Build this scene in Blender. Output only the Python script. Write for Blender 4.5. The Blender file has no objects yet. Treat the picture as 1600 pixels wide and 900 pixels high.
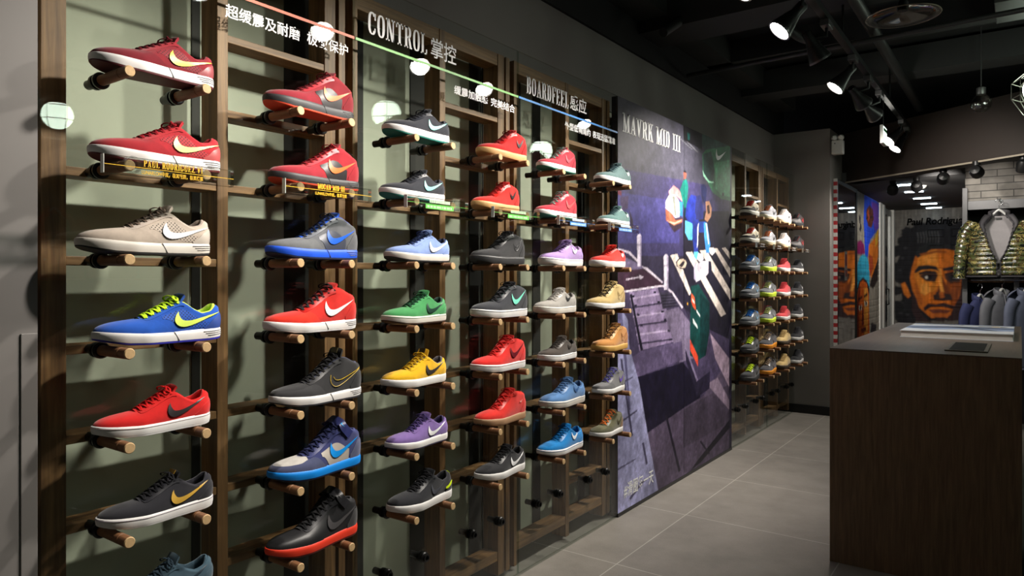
import bpy, bmesh, math, random
import numpy as np
from mathutils import Vector, Matrix
from mathutils.bvhtree import BVHTree

PI = math.pi
scene = bpy.context.scene
COL = scene.collection
random.seed(7)

# ------------------------------------------------------------------ camera
CAM_X, CAM_Z, YAW = 1.8172, 1.3307, math.atan2(793.9, 1098.6)
cam_data = bpy.data.cameras.new('camera')
cam_data.sensor_width = 36.0
cam_data.lens = 36.0 * 1098.6 / 1600.0
cam_data.shift_y = -16.4 / 1600.0
cam_data.clip_start, cam_data.clip_end = 0.05, 60
cam = bpy.data.objects.new('camera', cam_data)
COL.objects.link(cam)
cam.location = (CAM_X, 0, CAM_Z)
cam.rotation_euler = (PI / 2, 0, YAW)
scene.camera = cam

# ------------------------------------------------------------------ world, exposure, light levels
world = bpy.data.worlds.new('world')
scene.world = world
world.use_nodes = True
world.node_tree.nodes['Background'].inputs[0].default_value = (0.9, 0.95, 1.0, 1)
world.node_tree.nodes['Background'].inputs[1].default_value = 0.03
vs = scene.view_settings
vs.view_transform = 'Standard'
vs.look = 'None'
vs.gamma = 1.0
vs.use_curve_mapping = False
vs.exposure = 0.0
SPOT_W = 118.0          # track spotlights over the shoe wall
BACK_W = 26.0          # black spotlights over the rear of the shop
GLOBE = 18.0            # emission of the pendant globes
WARM = (1.0, 0.93, 0.84)

# ------------------------------------------------------------------ helpers
def lin(c):
    return tuple((x / 255 / 12.92) if x / 255 <= 0.04045 else ((x / 255 + 0.055) / 1.055) ** 2.4 for x in c)

def link(o, parent=None):
    COL.objects.link(o)
    if parent is not None:
        o.parent = parent
    return o

def tag(o, label=None, cat=None, group=None, kind=None):
    if label: o['label'] = label
    if cat: o['category'] = cat
    if group: o['group'] = group
    if kind: o['kind'] = kind
    return o

def empty(name, loc=(0, 0, 0), rotz=0.0):
    o = bpy.data.objects.new(name, None)
    o.empty_display_size = 0.05
    o.location = loc
    o.rotation_euler = (0, 0, rotz)
    return link(o)

class MB:
    """collects shapes into one mesh"""
    def __init__(s):
        s.v, s.f, s.m = [], [], []
    def add(s, verts, faces, mi=0):
        n = len(s.v)
        s.v += [tuple(map(float, p)) for p in verts]
        s.f += [tuple(int(i) + n for i in q) for q in faces]
        s.m += [mi] * len(faces)
        return s
    def box(s, x0, y0, z0, x1, y1, z1, mi=0):
        v = [(x0, y0, z0), (x1, y0, z0), (x1, y1, z0), (x0, y1, z0), (x0, y0, z1), (x1, y0, z1), (x1, y1, z1), (x0, y1, z1)]
        return s.add(v, [(0, 3, 2, 1), (4, 5, 6, 7), (0, 1, 5, 4), (1, 2, 6, 5), (2, 3, 7, 6), (3, 0, 4, 7)], mi)
    def tube(s, pts, rad, n=10, caps=True, flat=None, up=(0, 0, 1), mi=0, closed=False):
        """tube along pts; rad number or list; flat = second radius along 'up'"""
        P = [Vector(p) for p in pts]
        k = len(P)
        R = rad if isinstance(rad, (list, tuple)) else [rad] * k
        vs_, prev = [], None
        for i in range(k):
            if closed:
                t = P[(i + 1) % k] - P[i - 1]
            else:
                t = P[min(i + 1, k - 1)] - P[max(i - 1, 0)]
            if t.length < 1e-9: t = Vector((0, 0, 1))
            t.normalize()
            u = Vector(up) - t * t.dot(Vector(up))
            if u.length < 0.05:
                u = prev - t * t.dot(prev) if prev is not None else t.orthogonal()
            u.normalize(); prev = u
            b = t.cross(u)
            for j in range(n):
                a = 2 * PI * j / n
                vs_.append(P[i] + b * (R[i] * math.cos(a)) + u * ((flat if flat else R[i]) * math.sin(a)))
        fs = []
        for i in range(k if closed else k - 1):
            i2 = (i + 1) % k
            for j in range(n):
                j2 = (j + 1) % n
                fs.append((i * n + j, i * n + j2, i2 * n + j2, i2 * n + j))
        if caps and not closed:
            fs.append(tuple(reversed(range(n)))); fs.append(tuple((k - 1) * n + j for j in range(n)))
        return s.add(vs_, fs, mi)
    def cyl(s, p0, p1, r0, r1=None, n=20, mi=0):
        return s.tube([p0, p1], [r0, r0 if r1 is None else r1], n=n, mi=mi)
    def lathe(s, prof, origin=(0, 0, 0), axis=(0, 0, 1), n=28, mi=0, a0=0.0, a1=2 * PI):
        """prof: (radius, distance along axis)"""
        ax = Vector(axis).normalized(); o = Vector(origin)
        u = ax.orthogonal().normalized(); w = ax.cross(u)
        full = abs(a1 - a0 - 2 * PI) < 1e-6
        m = n if full else n + 1
        vs_ = []
        for r, h in prof:
            for j in range(m):
                a = a0 + (a1 - a0) * j / n
                vs_.append(o + ax * h + u * (r * math.cos(a)) + w * (r * math.sin(a)))
        fs = []
        for i in range(len(prof) - 1):
            for j in range(n if not full else m):
                j2 = (j + 1) % m if full else j + 1
                fs.append((i * m + j, i * m + j2, (i + 1) * m + j2, (i + 1) * m + j))
        return s.add(vs_, fs, mi)
    def grid(s, G, closed_u=False, mi=0, flip=False):
        """G: array (nu, nv, 3)"""
        nu, nv = len(G), len(G[0])
        fs = []
        for i in range(nu if closed_u else nu - 1):
            i2 = (i + 1) % nu
            for j in range(nv - 1):
                q = (i * nv + j, i2 * nv + j, i2 * nv + j + 1, i * nv + j + 1)
                fs.append(q[::-1] if flip else q)
        return s.add([p for row in G for p in row], fs, mi)
    def build(s, name, mats, parent=None, smooth=None, bevel=0.0, matrix=None):
        me = bpy.data.meshes.new(name)
        V = s.v if matrix is None else [tuple(matrix @ Vector(p)) for p in s.v]
        me.from_pydata(V, [], s.f)
        if not isinstance(mats, (list, tuple)): mats = [mats]
        for m in mats: me.materials.append(m)
        if len(mats) > 1: me.polygons.foreach_set('material_index', s.m)
        if smooth is not None:
            me.polygons.foreach_set('use_smooth', [True] * len(me.polygons))
            if smooth < 170: me.set_sharp_from_angle(angle=math.radians(smooth))
        me.update()
        o = bpy.data.objects.new(name, me)
        link(o, parent)
        if bevel:
            b = o.modifiers.new('edge', 'BEVEL'); b.width = bevel; b.segments = 2; b.limit_method = 'ANGLE'; b.angle_limit = 0.7
        return o

# ------------------------------------------------------------------ materials
MATS = {}
def new_mat(key):
    m = bpy.data.materials.new(key)
    m.use_nodes = True
    nt = m.node_tree
    return m, nt, nt.nodes['Principled BSDF'], nt.nodes['Material Output']

def N(nt, kind, **inp):
    n = nt.nodes.new(kind)
    for k, v in inp.items():
        if k in n.inputs: n.inputs[k].default_value = v
        else: setattr(n, k, v)
    return n

def surf(key, rgb, rough=0.6, var=0.10, vscale=18.0, bump=0.0, bscale=400.0, metal=0.0, sheen=0.0, spec=0.5, coat=0.0, stretch=(1, 1, 1)):
    """plain procedural surface: colour with a little noise, optional fine bump"""
    k = (key, tuple(rgb), rough, var, vscale, bump, bscale, metal, sheen, coat)
    if k in MATS: return MATS[k]
    m, nt, b, out = new_mat(key)
    c = lin(rgb)
    tc = N(nt, 'ShaderNodeTexCoord')
    mp = N(nt, 'ShaderNodeMapping'); mp.inputs['Scale'].default_value = stretch
    nt.links.new(tc.outputs['Object'], mp.inputs['Vector'])
    if var:
        nz = N(nt, 'ShaderNodeTexNoise', Scale=vscale, Detail=5.0, Roughness=0.6)
        nt.links.new(mp.outputs[0], nz.inputs['Vector'])
        cr = N(nt, 'ShaderNodeValToRGB')
        cr.color_ramp.elements[0].position, cr.color_ramp.elements[1].position = 0.3, 0.7
        cr.color_ramp.elements[0].color = tuple(x * (1 - var) for x in c) + (1,)
        cr.color_ramp.elements[1].color = tuple(min(1, x * (1 + var)) for x in c) + (1,)
        nt.links.new(nz.outputs['Fac'], cr.inputs['Fac'])
        nt.links.new(cr.outputs['Color'], b.inputs['Base Color'])
    else:
        b.inputs['Base Color'].default_value = c + (1,)
    b.inputs['Roughness'].default_value = rough
    b.inputs['Metallic'].default_value = metal
    b.inputs['Specular IOR Level'].default_value = spec
    b.inputs['Sheen Weight'].default_value = sheen
    b.inputs['Coat Weight'].default_value = coat
    if bump:
        n2 = N(nt, 'ShaderNodeTexNoise', Scale=bscale, Detail=3.0)
        nt.links.new(mp.outputs[0], n2.inputs['Vector'])
        bp = N(nt, 'ShaderNodeBump', Strength=bump, Distance=0.002)
        nt.links.new(n2.outputs['Fac'], bp.inputs['Height'])
        nt.links.new(bp.outputs['Normal'], b.inputs['Normal'])
    MATS[k] = m
    return m

def wood(key, light, dark, axis='Z', rough=0.5, scale=6.0):
    k = ('wood', key)
    if k in MATS: return MATS[k]
    m, nt, b, out = new_mat(key)
    tc = N(nt, 'ShaderNodeTexCoord'); mp = N(nt, 'ShaderNodeMapping')
    st = {'X': (0.06, 1, 1), 'Y': (1, 0.06, 1), 'Z': (1, 1, 0.06)}[axis]
    mp.inputs['Scale'].default_value = tuple(v * scale * 8 for v in st)
    nt.links.new(tc.outputs['Object'], mp.inputs['Vector'])
    nz = N(nt, 'ShaderNodeTexNoise', Scale=1.0, Detail=7.0, Roughness=0.65, Distortion=0.6)
    nt.links.new(mp.outputs[0], nz.inputs['Vector'])
    cr = N(nt, 'ShaderNodeValToRGB')
    cr.color_ramp.elements[0].position, cr.color_ramp.elements[1].position = 0.34, 0.68
    cr.color_ramp.elements[0].color = lin(dark) + (1,)
    cr.color_ramp.elements[1].color = lin(light) + (1,)
    nt.links.new(nz.outputs['Fac'], cr.inputs['Fac'])
    nt.links.new(cr.outputs['Color'], b.inputs['Base Color'])
    b.inputs['Roughness'].default_value = rough
    bp = N(nt, 'ShaderNodeBump', Strength=0.15, Distance=0.002)
    nt.links.new(nz.outputs['Fac'], bp.inputs['Height'])
    nt.links.new(bp.outputs['Normal'], b.inputs['Normal'])
    MATS[k] = m
    return m

def clear_glass(key, tint=(1, 1, 1), refl=0.04, gain=1.0):
    """thin clear sheet: transparent, with a Schlick reflection that grows towards grazing"""
    k = ('glass', key)
    if k in MATS: return MATS[k]
    m, nt, b, out = new_mat(key)
    nt.nodes.remove(b)
    lw = N(nt, 'ShaderNodeLayerWeight', Blend=0.5)
    pw = N(nt, 'ShaderNodeMath', operation='POWER'); pw.inputs[1].default_value = 5.0
    mu = N(nt, 'ShaderNodeMath', operation='MULTIPLY_ADD'); mu.inputs[1].default_value = (1 - refl) * gain; mu.inputs[2].default_value = refl
    nt.links.new(lw.outputs['Facing'], pw.inputs[0]); nt.links.new(pw.outputs[0], mu.inputs[0])
    tr = N(nt, 'ShaderNodeBsdfTransparent'); tr.inputs[0].default_value = tint + (1,)
    gl = N(nt, 'ShaderNodeBsdfGlossy'); gl.inputs['Roughness'].default_value = 0.0
    mx = N(nt, 'ShaderNodeMixShader')
    nt.links.new(mu.outputs[0], mx.inputs[0]); nt.links.new(tr.outputs[0], mx.inputs[1]); nt.links.new(gl.outputs[0], mx.inputs[2])
    nt.links.new(mx.outputs[0], out.inputs['Surface'])
    MATS[k] = m
    return m

def glow(key, rgb, strength):
    k = ('glow', key, strength)
    if k in MATS: return MATS[k]
    m, nt, b, out = new_mat(key)
    b.inputs['Base Color'].default_value = lin(rgb) + (1,)
    b.inputs['Emission Color'].default_value = lin(rgb) + (1,)
    b.inputs['Emission Strength'].default_value = strength
    MATS[k] = m
    return m

def perforated(key, rgb, pitch=0.0062):
    k = ('perf', tuple(rgb))
    if k in MATS: return MATS[k]
    m, nt, b, out = new_mat(key)
    tc = N(nt, 'ShaderNodeTexCoord'); sp = N(nt, 'ShaderNodeSeparateXYZ')
    nt.links.new(tc.outputs['Object'], sp.inputs[0])
    def math_(op, a, bb=None):
        n = N(nt, 'ShaderNodeMath', operation=op)
        if hasattr(a, 'is_linked') or hasattr(a, 'links'): nt.links.new(a, n.inputs[0])
        else: n.inputs[0].default_value = a
        if bb is not None:
            if hasattr(bb, 'links'): nt.links.new(bb, n.inputs[1])
            else: n.inputs[1].default_value = bb
        return n.outputs[0]
    y = math_('MULTIPLY', sp.outputs['Y'], 1 / pitch); z = math_('MULTIPLY', sp.outputs['Z'], 1 / pitch)
    u = math_('ADD', y, z); v = math_('SUBTRACT', y, z)
    du = math_('SUBTRACT', math_('FRACT', math_('MULTIPLY', u, 0.72)), 0.5)
    dv = math_('SUBTRACT', math_('FRACT', math_('MULTIPLY', v, 0.72)), 0.5)
    d = math_('ADD', math_('MULTIPLY', du, du), math_('MULTIPLY', dv, dv))
    hole = math_('LESS_THAN', d, 0.062)
    mx = N(nt, 'ShaderNodeMix', data_type='RGBA')
    c = lin(rgb)
    mx.inputs[6].default_value = c + (1,); mx.inputs[7].default_value = tuple(x * 0.06 for x in c) + (1,)
    nt.links.new(hole, mx.inputs[0]); nt.links.new(mx.outputs[2], b.inputs['Base Color'])
    b.inputs['Roughness'].default_value = 0.75
    bp = N(nt, 'ShaderNodeBump', Strength=0.6, Distance=0.001, invert=True)
    nt.links.new(hole, bp.inputs['Height']); nt.links.new(bp.outputs[0], b.inputs['Normal'])
    MATS[k] = m
    return m

suede = lambda c: surf('suede', c, 0.85, 0.13, 30, 0.25, 900, sheen=0.25, spec=0.2)
leather = lambda c: surf('leather', c, 0.42, 0.05, 20, 0.08, 500)
rubber = lambda c: surf('rubber', c, 0.55, 0.06, 14, 0.0)
fabric = lambda c: surf('fabric', c, 0.85, 0.10, 60, 0.35, 1400, sheen=0.15, spec=0.2)
lace_m = lambda c: surf('lace_cotton', c, 0.85, 0.12, 300, 0.4, 2500, spec=0.2)
print_m = lambda c: surf('printed_ink', c, 0.5, 0.0)
BLACK_METAL = surf('black_metal', (26, 26, 27), 0.4, 0.05, metal=0.3)
CHROME = surf('chrome', (205, 205, 208), 0.15, 0.0, metal=1.0)
MIRROR = surf('mirror_glass', (225, 225, 225), 0.02, 0.0, metal=1.0)
GLASS = clear_glass('panel_glass', (0.965, 0.985, 0.975), 0.035)
ACRYLIC = clear_glass('acrylic', (0.97, 0.98, 0.98), 0.05)
ACRYLIC_RIM = clear_glass('acrylic_rim', (.72, .76, .74), .30)
EDGE = surf('acrylic_edge', (228, 232, 226), 0.3, 0.0)
# ------------------------------------------------------------------ room: measurements in metres
PITCH, Y0 = 0.95, 1.603              # glass panels along the shoe wall; first joint
PEG_L, PEG_R, PEG_OFF = 0.158, 0.013, 0.0944
ROW0, DROW = 1.8061, 0.2171          # peg axis heights
END_Y, END_X = 7.27, 0.335           # the grey end wall beyond the shoe wall
BACK_Y = 11.5
WALL_X = -0.205
def col_y(c): return Y0 + PITCH * (-0.75 + 0.5 * c)

def struct(mb, name, mats, **k):
    return tag(mb.build(name, mats, **k), kind='structure')

GREY = surf('grey_paint', (118, 114, 110), 0.75, 0.04, 3)
DGREY = surf('dark_grey_paint', (70, 69, 67), 0.8, 0.05, 3)
SAGE = surf('sage_paint', (172, 176, 156), 0.8, 0.06, 2.5)
SOOT = surf('black_ceiling_paint', (26, 26, 27), 0.9, 0.1, 3)
DARKSTRIP = surf('dark_strip', (44, 43, 38), 0.8, 0.08, 6)

# floor tiles
def tile_mat():
    m, nt, b, out = new_mat('grey_floor_tile')
    tc = N(nt, 'ShaderNodeTexCoord'); mp = N(nt, 'ShaderNodeMapping')
    nt.links.new(tc.outputs['Object'], mp.inputs['Vector'])
    mp.inputs['Rotation'].default_value = (0, 0, PI / 2)
    mp.inputs['Location'].default_value = (-2.914, 0.537, 0)
    bt = N(nt, 'ShaderNodeTexBrick', Scale=1.0)
    bt.offset = 0.0; bt.squash = 1.0
    for k_, v_ in (('Mortar Size', 0.0028), ('Mortar Smooth', 0.2), ('Brick Width', 0.835), ('Row Height', 0.835), ('Bias', 0.0)): bt.inputs[k_].default_value = v_
    bt.inputs['Color1'].default_value = lin((128, 123, 116)) + (1,)
    bt.inputs['Color2'].default_value = lin((122, 117, 111)) + (1,)
    bt.inputs['Mortar'].default_value = lin((168, 164, 156)) + (1,)
    # rotated object space: x -> along the wall
    nt.links.new(mp.outputs[0], bt.inputs['Vector'])
    nz = N(nt, 'ShaderNodeTexNoise', Scale=4.0, Detail=8.0, Roughness=0.65)
    nt.links.new(tc.outputs['Object'], nz.inputs['Vector'])
    n2 = N(nt, 'ShaderNodeTexNoise', Scale=160.0, Detail=2.0); nt.links.new(tc.outputs['Object'], n2.inputs['Vector'])
    mr = N(nt, 'ShaderNodeMapRange'); mr.inputs[1].default_value = .3; mr.inputs[2].default_value = .7; mr.inputs[3].default_value = .82; mr.inputs[4].default_value = 1.15
    nt.links.new(nz.outputs['Fac'], mr.inputs[0])
    m2 = N(nt, 'ShaderNodeMapRange'); m2.inputs[1].default_value = .3; m2.inputs[2].default_value = .7; m2.inputs[3].default_value = .94; m2.inputs[4].default_value = 1.06
    nt.links.new(n2.outputs['Fac'], m2.inputs[0])
    mm = N(nt, 'ShaderNodeMath', operation='MULTIPLY'); nt.links.new(mr.outputs[0], mm.inputs[0]); nt.links.new(m2.outputs[0], mm.inputs[1])
    mx = N(nt, 'ShaderNodeVectorMath', operation='SCALE')
    nt.links.new(bt.outputs['Color'], mx.inputs[0]); nt.links.new(mm.outputs[0], mx.inputs['Scale'])
    nt.links.new(mx.outputs[0], b.inputs['Base Color'])
    b.inputs['Roughness'].default_value = 0.5
    b.inputs['Specular IOR Level'].default_value = 0.35
    return m

def brick_mat(key, c1, c2, mortar, w=.22, h=.068, rot=(PI / 2, 0, 0)):
    m, nt, b, out = new_mat(key)
    tc = N(nt, 'ShaderNodeTexCoord'); mp = N(nt, 'ShaderNodeMapping')
    nt.links.new(tc.outputs['Object'], mp.inputs['Vector']); mp.inputs['Rotation'].default_value = rot
    bt = N(nt, 'ShaderNodeTexBrick', Scale=1.0)
    for k_, v_ in (('Mortar Size', 0.004), ('Brick Width', w), ('Row Height', h)): bt.inputs[k_].default_value = v_
    bt.inputs['Color1'].default_value = lin(c1) + (1,); bt.inputs['Color2'].default_value = lin(c2) + (1,); bt.inputs['Mortar'].default_value = lin(mortar) + (1,)
    nt.links.new(mp.outputs[0], bt.inputs['Vector'])
    nz = N(nt, 'ShaderNodeTexNoise', Scale=9.0, Detail=6.0); nt.links.new(tc.outputs['Object'], nz.inputs['Vector'])
    mr = N(nt, 'ShaderNodeMapRange'); mr.inputs[1].default_value = .3; mr.inputs[2].default_value = .7; mr.inputs[3].default_value = .75; mr.inputs[4].default_value = 1.2
    nt.links.new(nz.outputs['Fac'], mr.inputs[0])
    mx = N(nt, 'ShaderNodeVectorMath', operation='SCALE'); nt.links.new(bt.outputs['Color'], mx.inputs[0]); nt.links.new(mr.outputs[0], mx.inputs['Scale'])
    nt.links.new(mx.outputs[0], b.inputs['Base Color'])
    b.inputs['Roughness'].default_value = 0.8
    bp = N(nt, 'ShaderNodeBump', Strength=0.5, Distance=0.004, invert=True); nt.links.new(bt.outputs['Fac'], bp.inputs['Height']); nt.links.new(bp.outputs[0], b.inputs['Normal'])
    return m

BRICK_X = brick_mat('pale_brick', (128, 124, 116), (108, 104, 98), (84, 80, 76), rot=(PI / 2, 0, PI / 2))
BRICK_Y = brick_mat('grey_brick', (104, 100, 95), (84, 81, 77), (60, 58, 55))
BRICK_U = brick_mat('grey_panel_brick', (120, 116, 110), (92, 89, 85), (58, 56, 54), w=.24, h=.062)

struct(MB().box(-0.6, -2.2, -0.12, 5.2, 11.9, 0.0), 'floor', tile_mat())
struct(MB().box(-0.6, -2.2, 3.15, 5.2, 11.9, 3.25), 'ceiling', SOOT)
struct(MB().box(-0.42, -2.2, 0, WALL_X, END_Y + .3, 2.765), 'wall_left', [SAGE])
struct(MB().box(-0.42, -2.2, 2.765, WALL_X + .03, END_Y + .3, 3.15), 'trim_1', SOOT)
struct(MB().box(WALL_X, Y0 - PITCH - .02, 2.335, WALL_X + .012, END_Y, 2.765), 'wall_upper', GREY)
# grey pillar nearest the camera, with its raised cover board
struct(MB().box(WALL_X, -1.4, 0, 0.012, 0.662, 2.335).box(WALL_X, -1.4, 2.335, 0.012, 0.662, 2.765), 'wall_pillar', surf('pillar_paint', (132, 128, 125), 0.6, 0.03, 3))
struct(MB().box(0.012, 0.628, 0, 0.0155, 0.661, 1.205), 'trim_2', surf('pillar_trim', (134, 130, 127), 0.6, 0.03, 3), bevel=.0012)
# end wall and passage
struct(MB().box(-0.42, END_Y, 0, END_X, END_Y + .10, 2.765).box(-0.42, END_Y + .10, 0, END_X, 10.14, 2.765).box(-0.42, 10.14, 2.30, END_X, BACK_Y, 2.765), 'wall_end', GREY)
struct(MB().box(WALL_X, END_Y - .012, 0, END_X, END_Y, .085), 'baseboard_end', BLACK_METAL)
struct(MB().box(-0.42, BACK_Y, 0, 5.2, BACK_Y + .1, 3.15), 'wall_back', BRICK_Y)
struct(MB().box(END_X, 7.8, 2.30, 1.40, BACK_Y, 2.40), 'ceiling_passage', surf('passage_ceiling', (62, 62, 63), 0.8, 0.05, 3))
struct(MB().box(5.1, -2.2, 0, 5.2, BACK_Y, 3.15), 'wall_right', DGREY)
struct(MB().box(-0.42, -2.3, 0, 5.2, -2.2, 3.15), 'wall_front', DGREY)
# slanting dark beam across the rear of the shop
bm_ = MB()
p0, p1 = Vector((0.337, 7.83, 0)), Vector((3.6, 5.67, 0))
d_ = (p1 - p0).normalized(); n_ = Vector((d_.y, -d_.x, 0)) * -1
q_ = [p0, p1, p1 + n_ * .22, p0 + n_ * .22]
bm_.add([(p.x, p.y, 2.30) for p in q_] + [(p.x, p.y, 2.80) for p in q_], [(0, 3, 2, 1), (4, 5, 6, 7), (0, 1, 5, 4), (1, 2, 6, 5), (2, 3, 7, 6), (3, 0, 4, 7)])
struct(bm_, 'beam', surf('brown_beam', (36, 27, 22), 0.7, 0.06, 4))
bm_ = MB(); e_ = [p0 - n_ * .004, p1 - n_ * .004, p1 + n_ * .012, p0 + n_ * .012]
bm_.add([(p.x, p.y, 2.292) for p in e_] + [(p.x, p.y, 2.306) for p in e_], [(0, 3, 2, 1), (4, 5, 6, 7), (0, 1, 5, 4), (1, 2, 6, 5), (2, 3, 7, 6), (3, 0, 4, 7)])
struct(bm_, 'trim_3', surf('beam_edge', (150, 140, 125), 0.5, 0.04))
# ceiling beams and soffits
k_ = 0
for y, z, h, w, c in ((2.7, 2.98, .17, .22, 36), (4.15, 2.90, .25, .34, 44), (5.35, 2.98, .17, .16, 34), (6.2, 2.92, .2, .26, 42)):
    struct(MB().box(WALL_X, y, z, 5.1, y + w, z + h), 'ceiling_beam', surf('beam_paint', (c, c, c), 0.85, 0.08, 3))
struct(MB().box(WALL_X + .03, -1.4, 2.98, .02, END_Y, 3.15), 'trim_4', surf('soffit_paint', (40, 40, 39), 0.85, 0.05, 3))

# thin dark upright strips on the sage wall between the frames
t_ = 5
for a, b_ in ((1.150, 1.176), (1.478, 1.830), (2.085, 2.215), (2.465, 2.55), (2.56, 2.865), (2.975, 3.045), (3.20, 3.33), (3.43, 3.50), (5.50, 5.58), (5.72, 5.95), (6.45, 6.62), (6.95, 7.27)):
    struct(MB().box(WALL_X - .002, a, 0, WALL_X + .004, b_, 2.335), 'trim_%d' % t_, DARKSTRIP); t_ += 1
# ------------------------------------------------------------------ shoe builder (toe at -Y, +Y heel, +X faces the room)
def smooth_tab(xs, ys, k=9):
    s = np.linspace(0, 1, 241)
    v = np.interp(s, xs, ys)
    p = np.pad(v, k, mode='edge')
    w = np.hanning(2 * k + 3)[1:-1]; w /= w.sum()
    return np.convolve(p, w, mode='valid')
GS = np.linspace(0, 1, 241)
def sstep(a, b, x):
    t = np.clip((x - a) / (b - a), 0, 1)
    return t * t * (3 - 2 * t)

RIMS = {
 'low':    ([0, .34, .45, .56, .61, .66, .72, .80, .88, .94, 1], [.060, .062, .079, .096, .102, .097, .082, .070, .075, .090, .095]),
 'mid':    ([0, .34, .45, .55, .64, .70, .76, .84, .90, .95, 1], [.061, .063, .081, .101, .121, .128, .126, .113, .105, .106, .107]),
 'chukka': ([0, .34, .45, .55, .62, .68, .76, .84, .90, .95, 1], [.061, .063, .083, .104, .119, .123, .121, .115, .111, .111, .111]),
 'runner': ([0, .32, .43, .54, .60, .66, .74, .82, .90, .95, 1], [.070, .073, .092, .112, .118, .113, .098, .093, .100, .108, .111]),
}
SWOOSH_OUT = [(.105, 1.0), (.045, .78), (.0, .46), (.03, .20), (.12, .04), (.25, .03), (.45, .18), (.70, .46), (1, .80)]
SWOOSH_IN = [(.105, 1.0), (.10, .80), (.115, .62), (.15, .47), (.22, .40), (.33, .39), (.52, .48), (.75, .63), (1, .80)]
def resample(pts, n):
    P = np.array(pts, float); k = len(P); t = np.linspace(0, k - 1, n); out = []
    for x in t:
        i = min(int(x), k - 2); u = x - i
        p0, p1, p2, p3 = P[max(i - 1, 0)], P[i], P[i + 1], P[min(i + 2, k - 1)]
        out.append(.5 * ((2 * p1) + (-p0 + p2) * u + (2 * p0 - 5 * p1 + 4 * p2 - p3) * u * u + (-p0 + 3 * p1 - 3 * p2 + p3) * u ** 3))
    return np.array(out)

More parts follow.
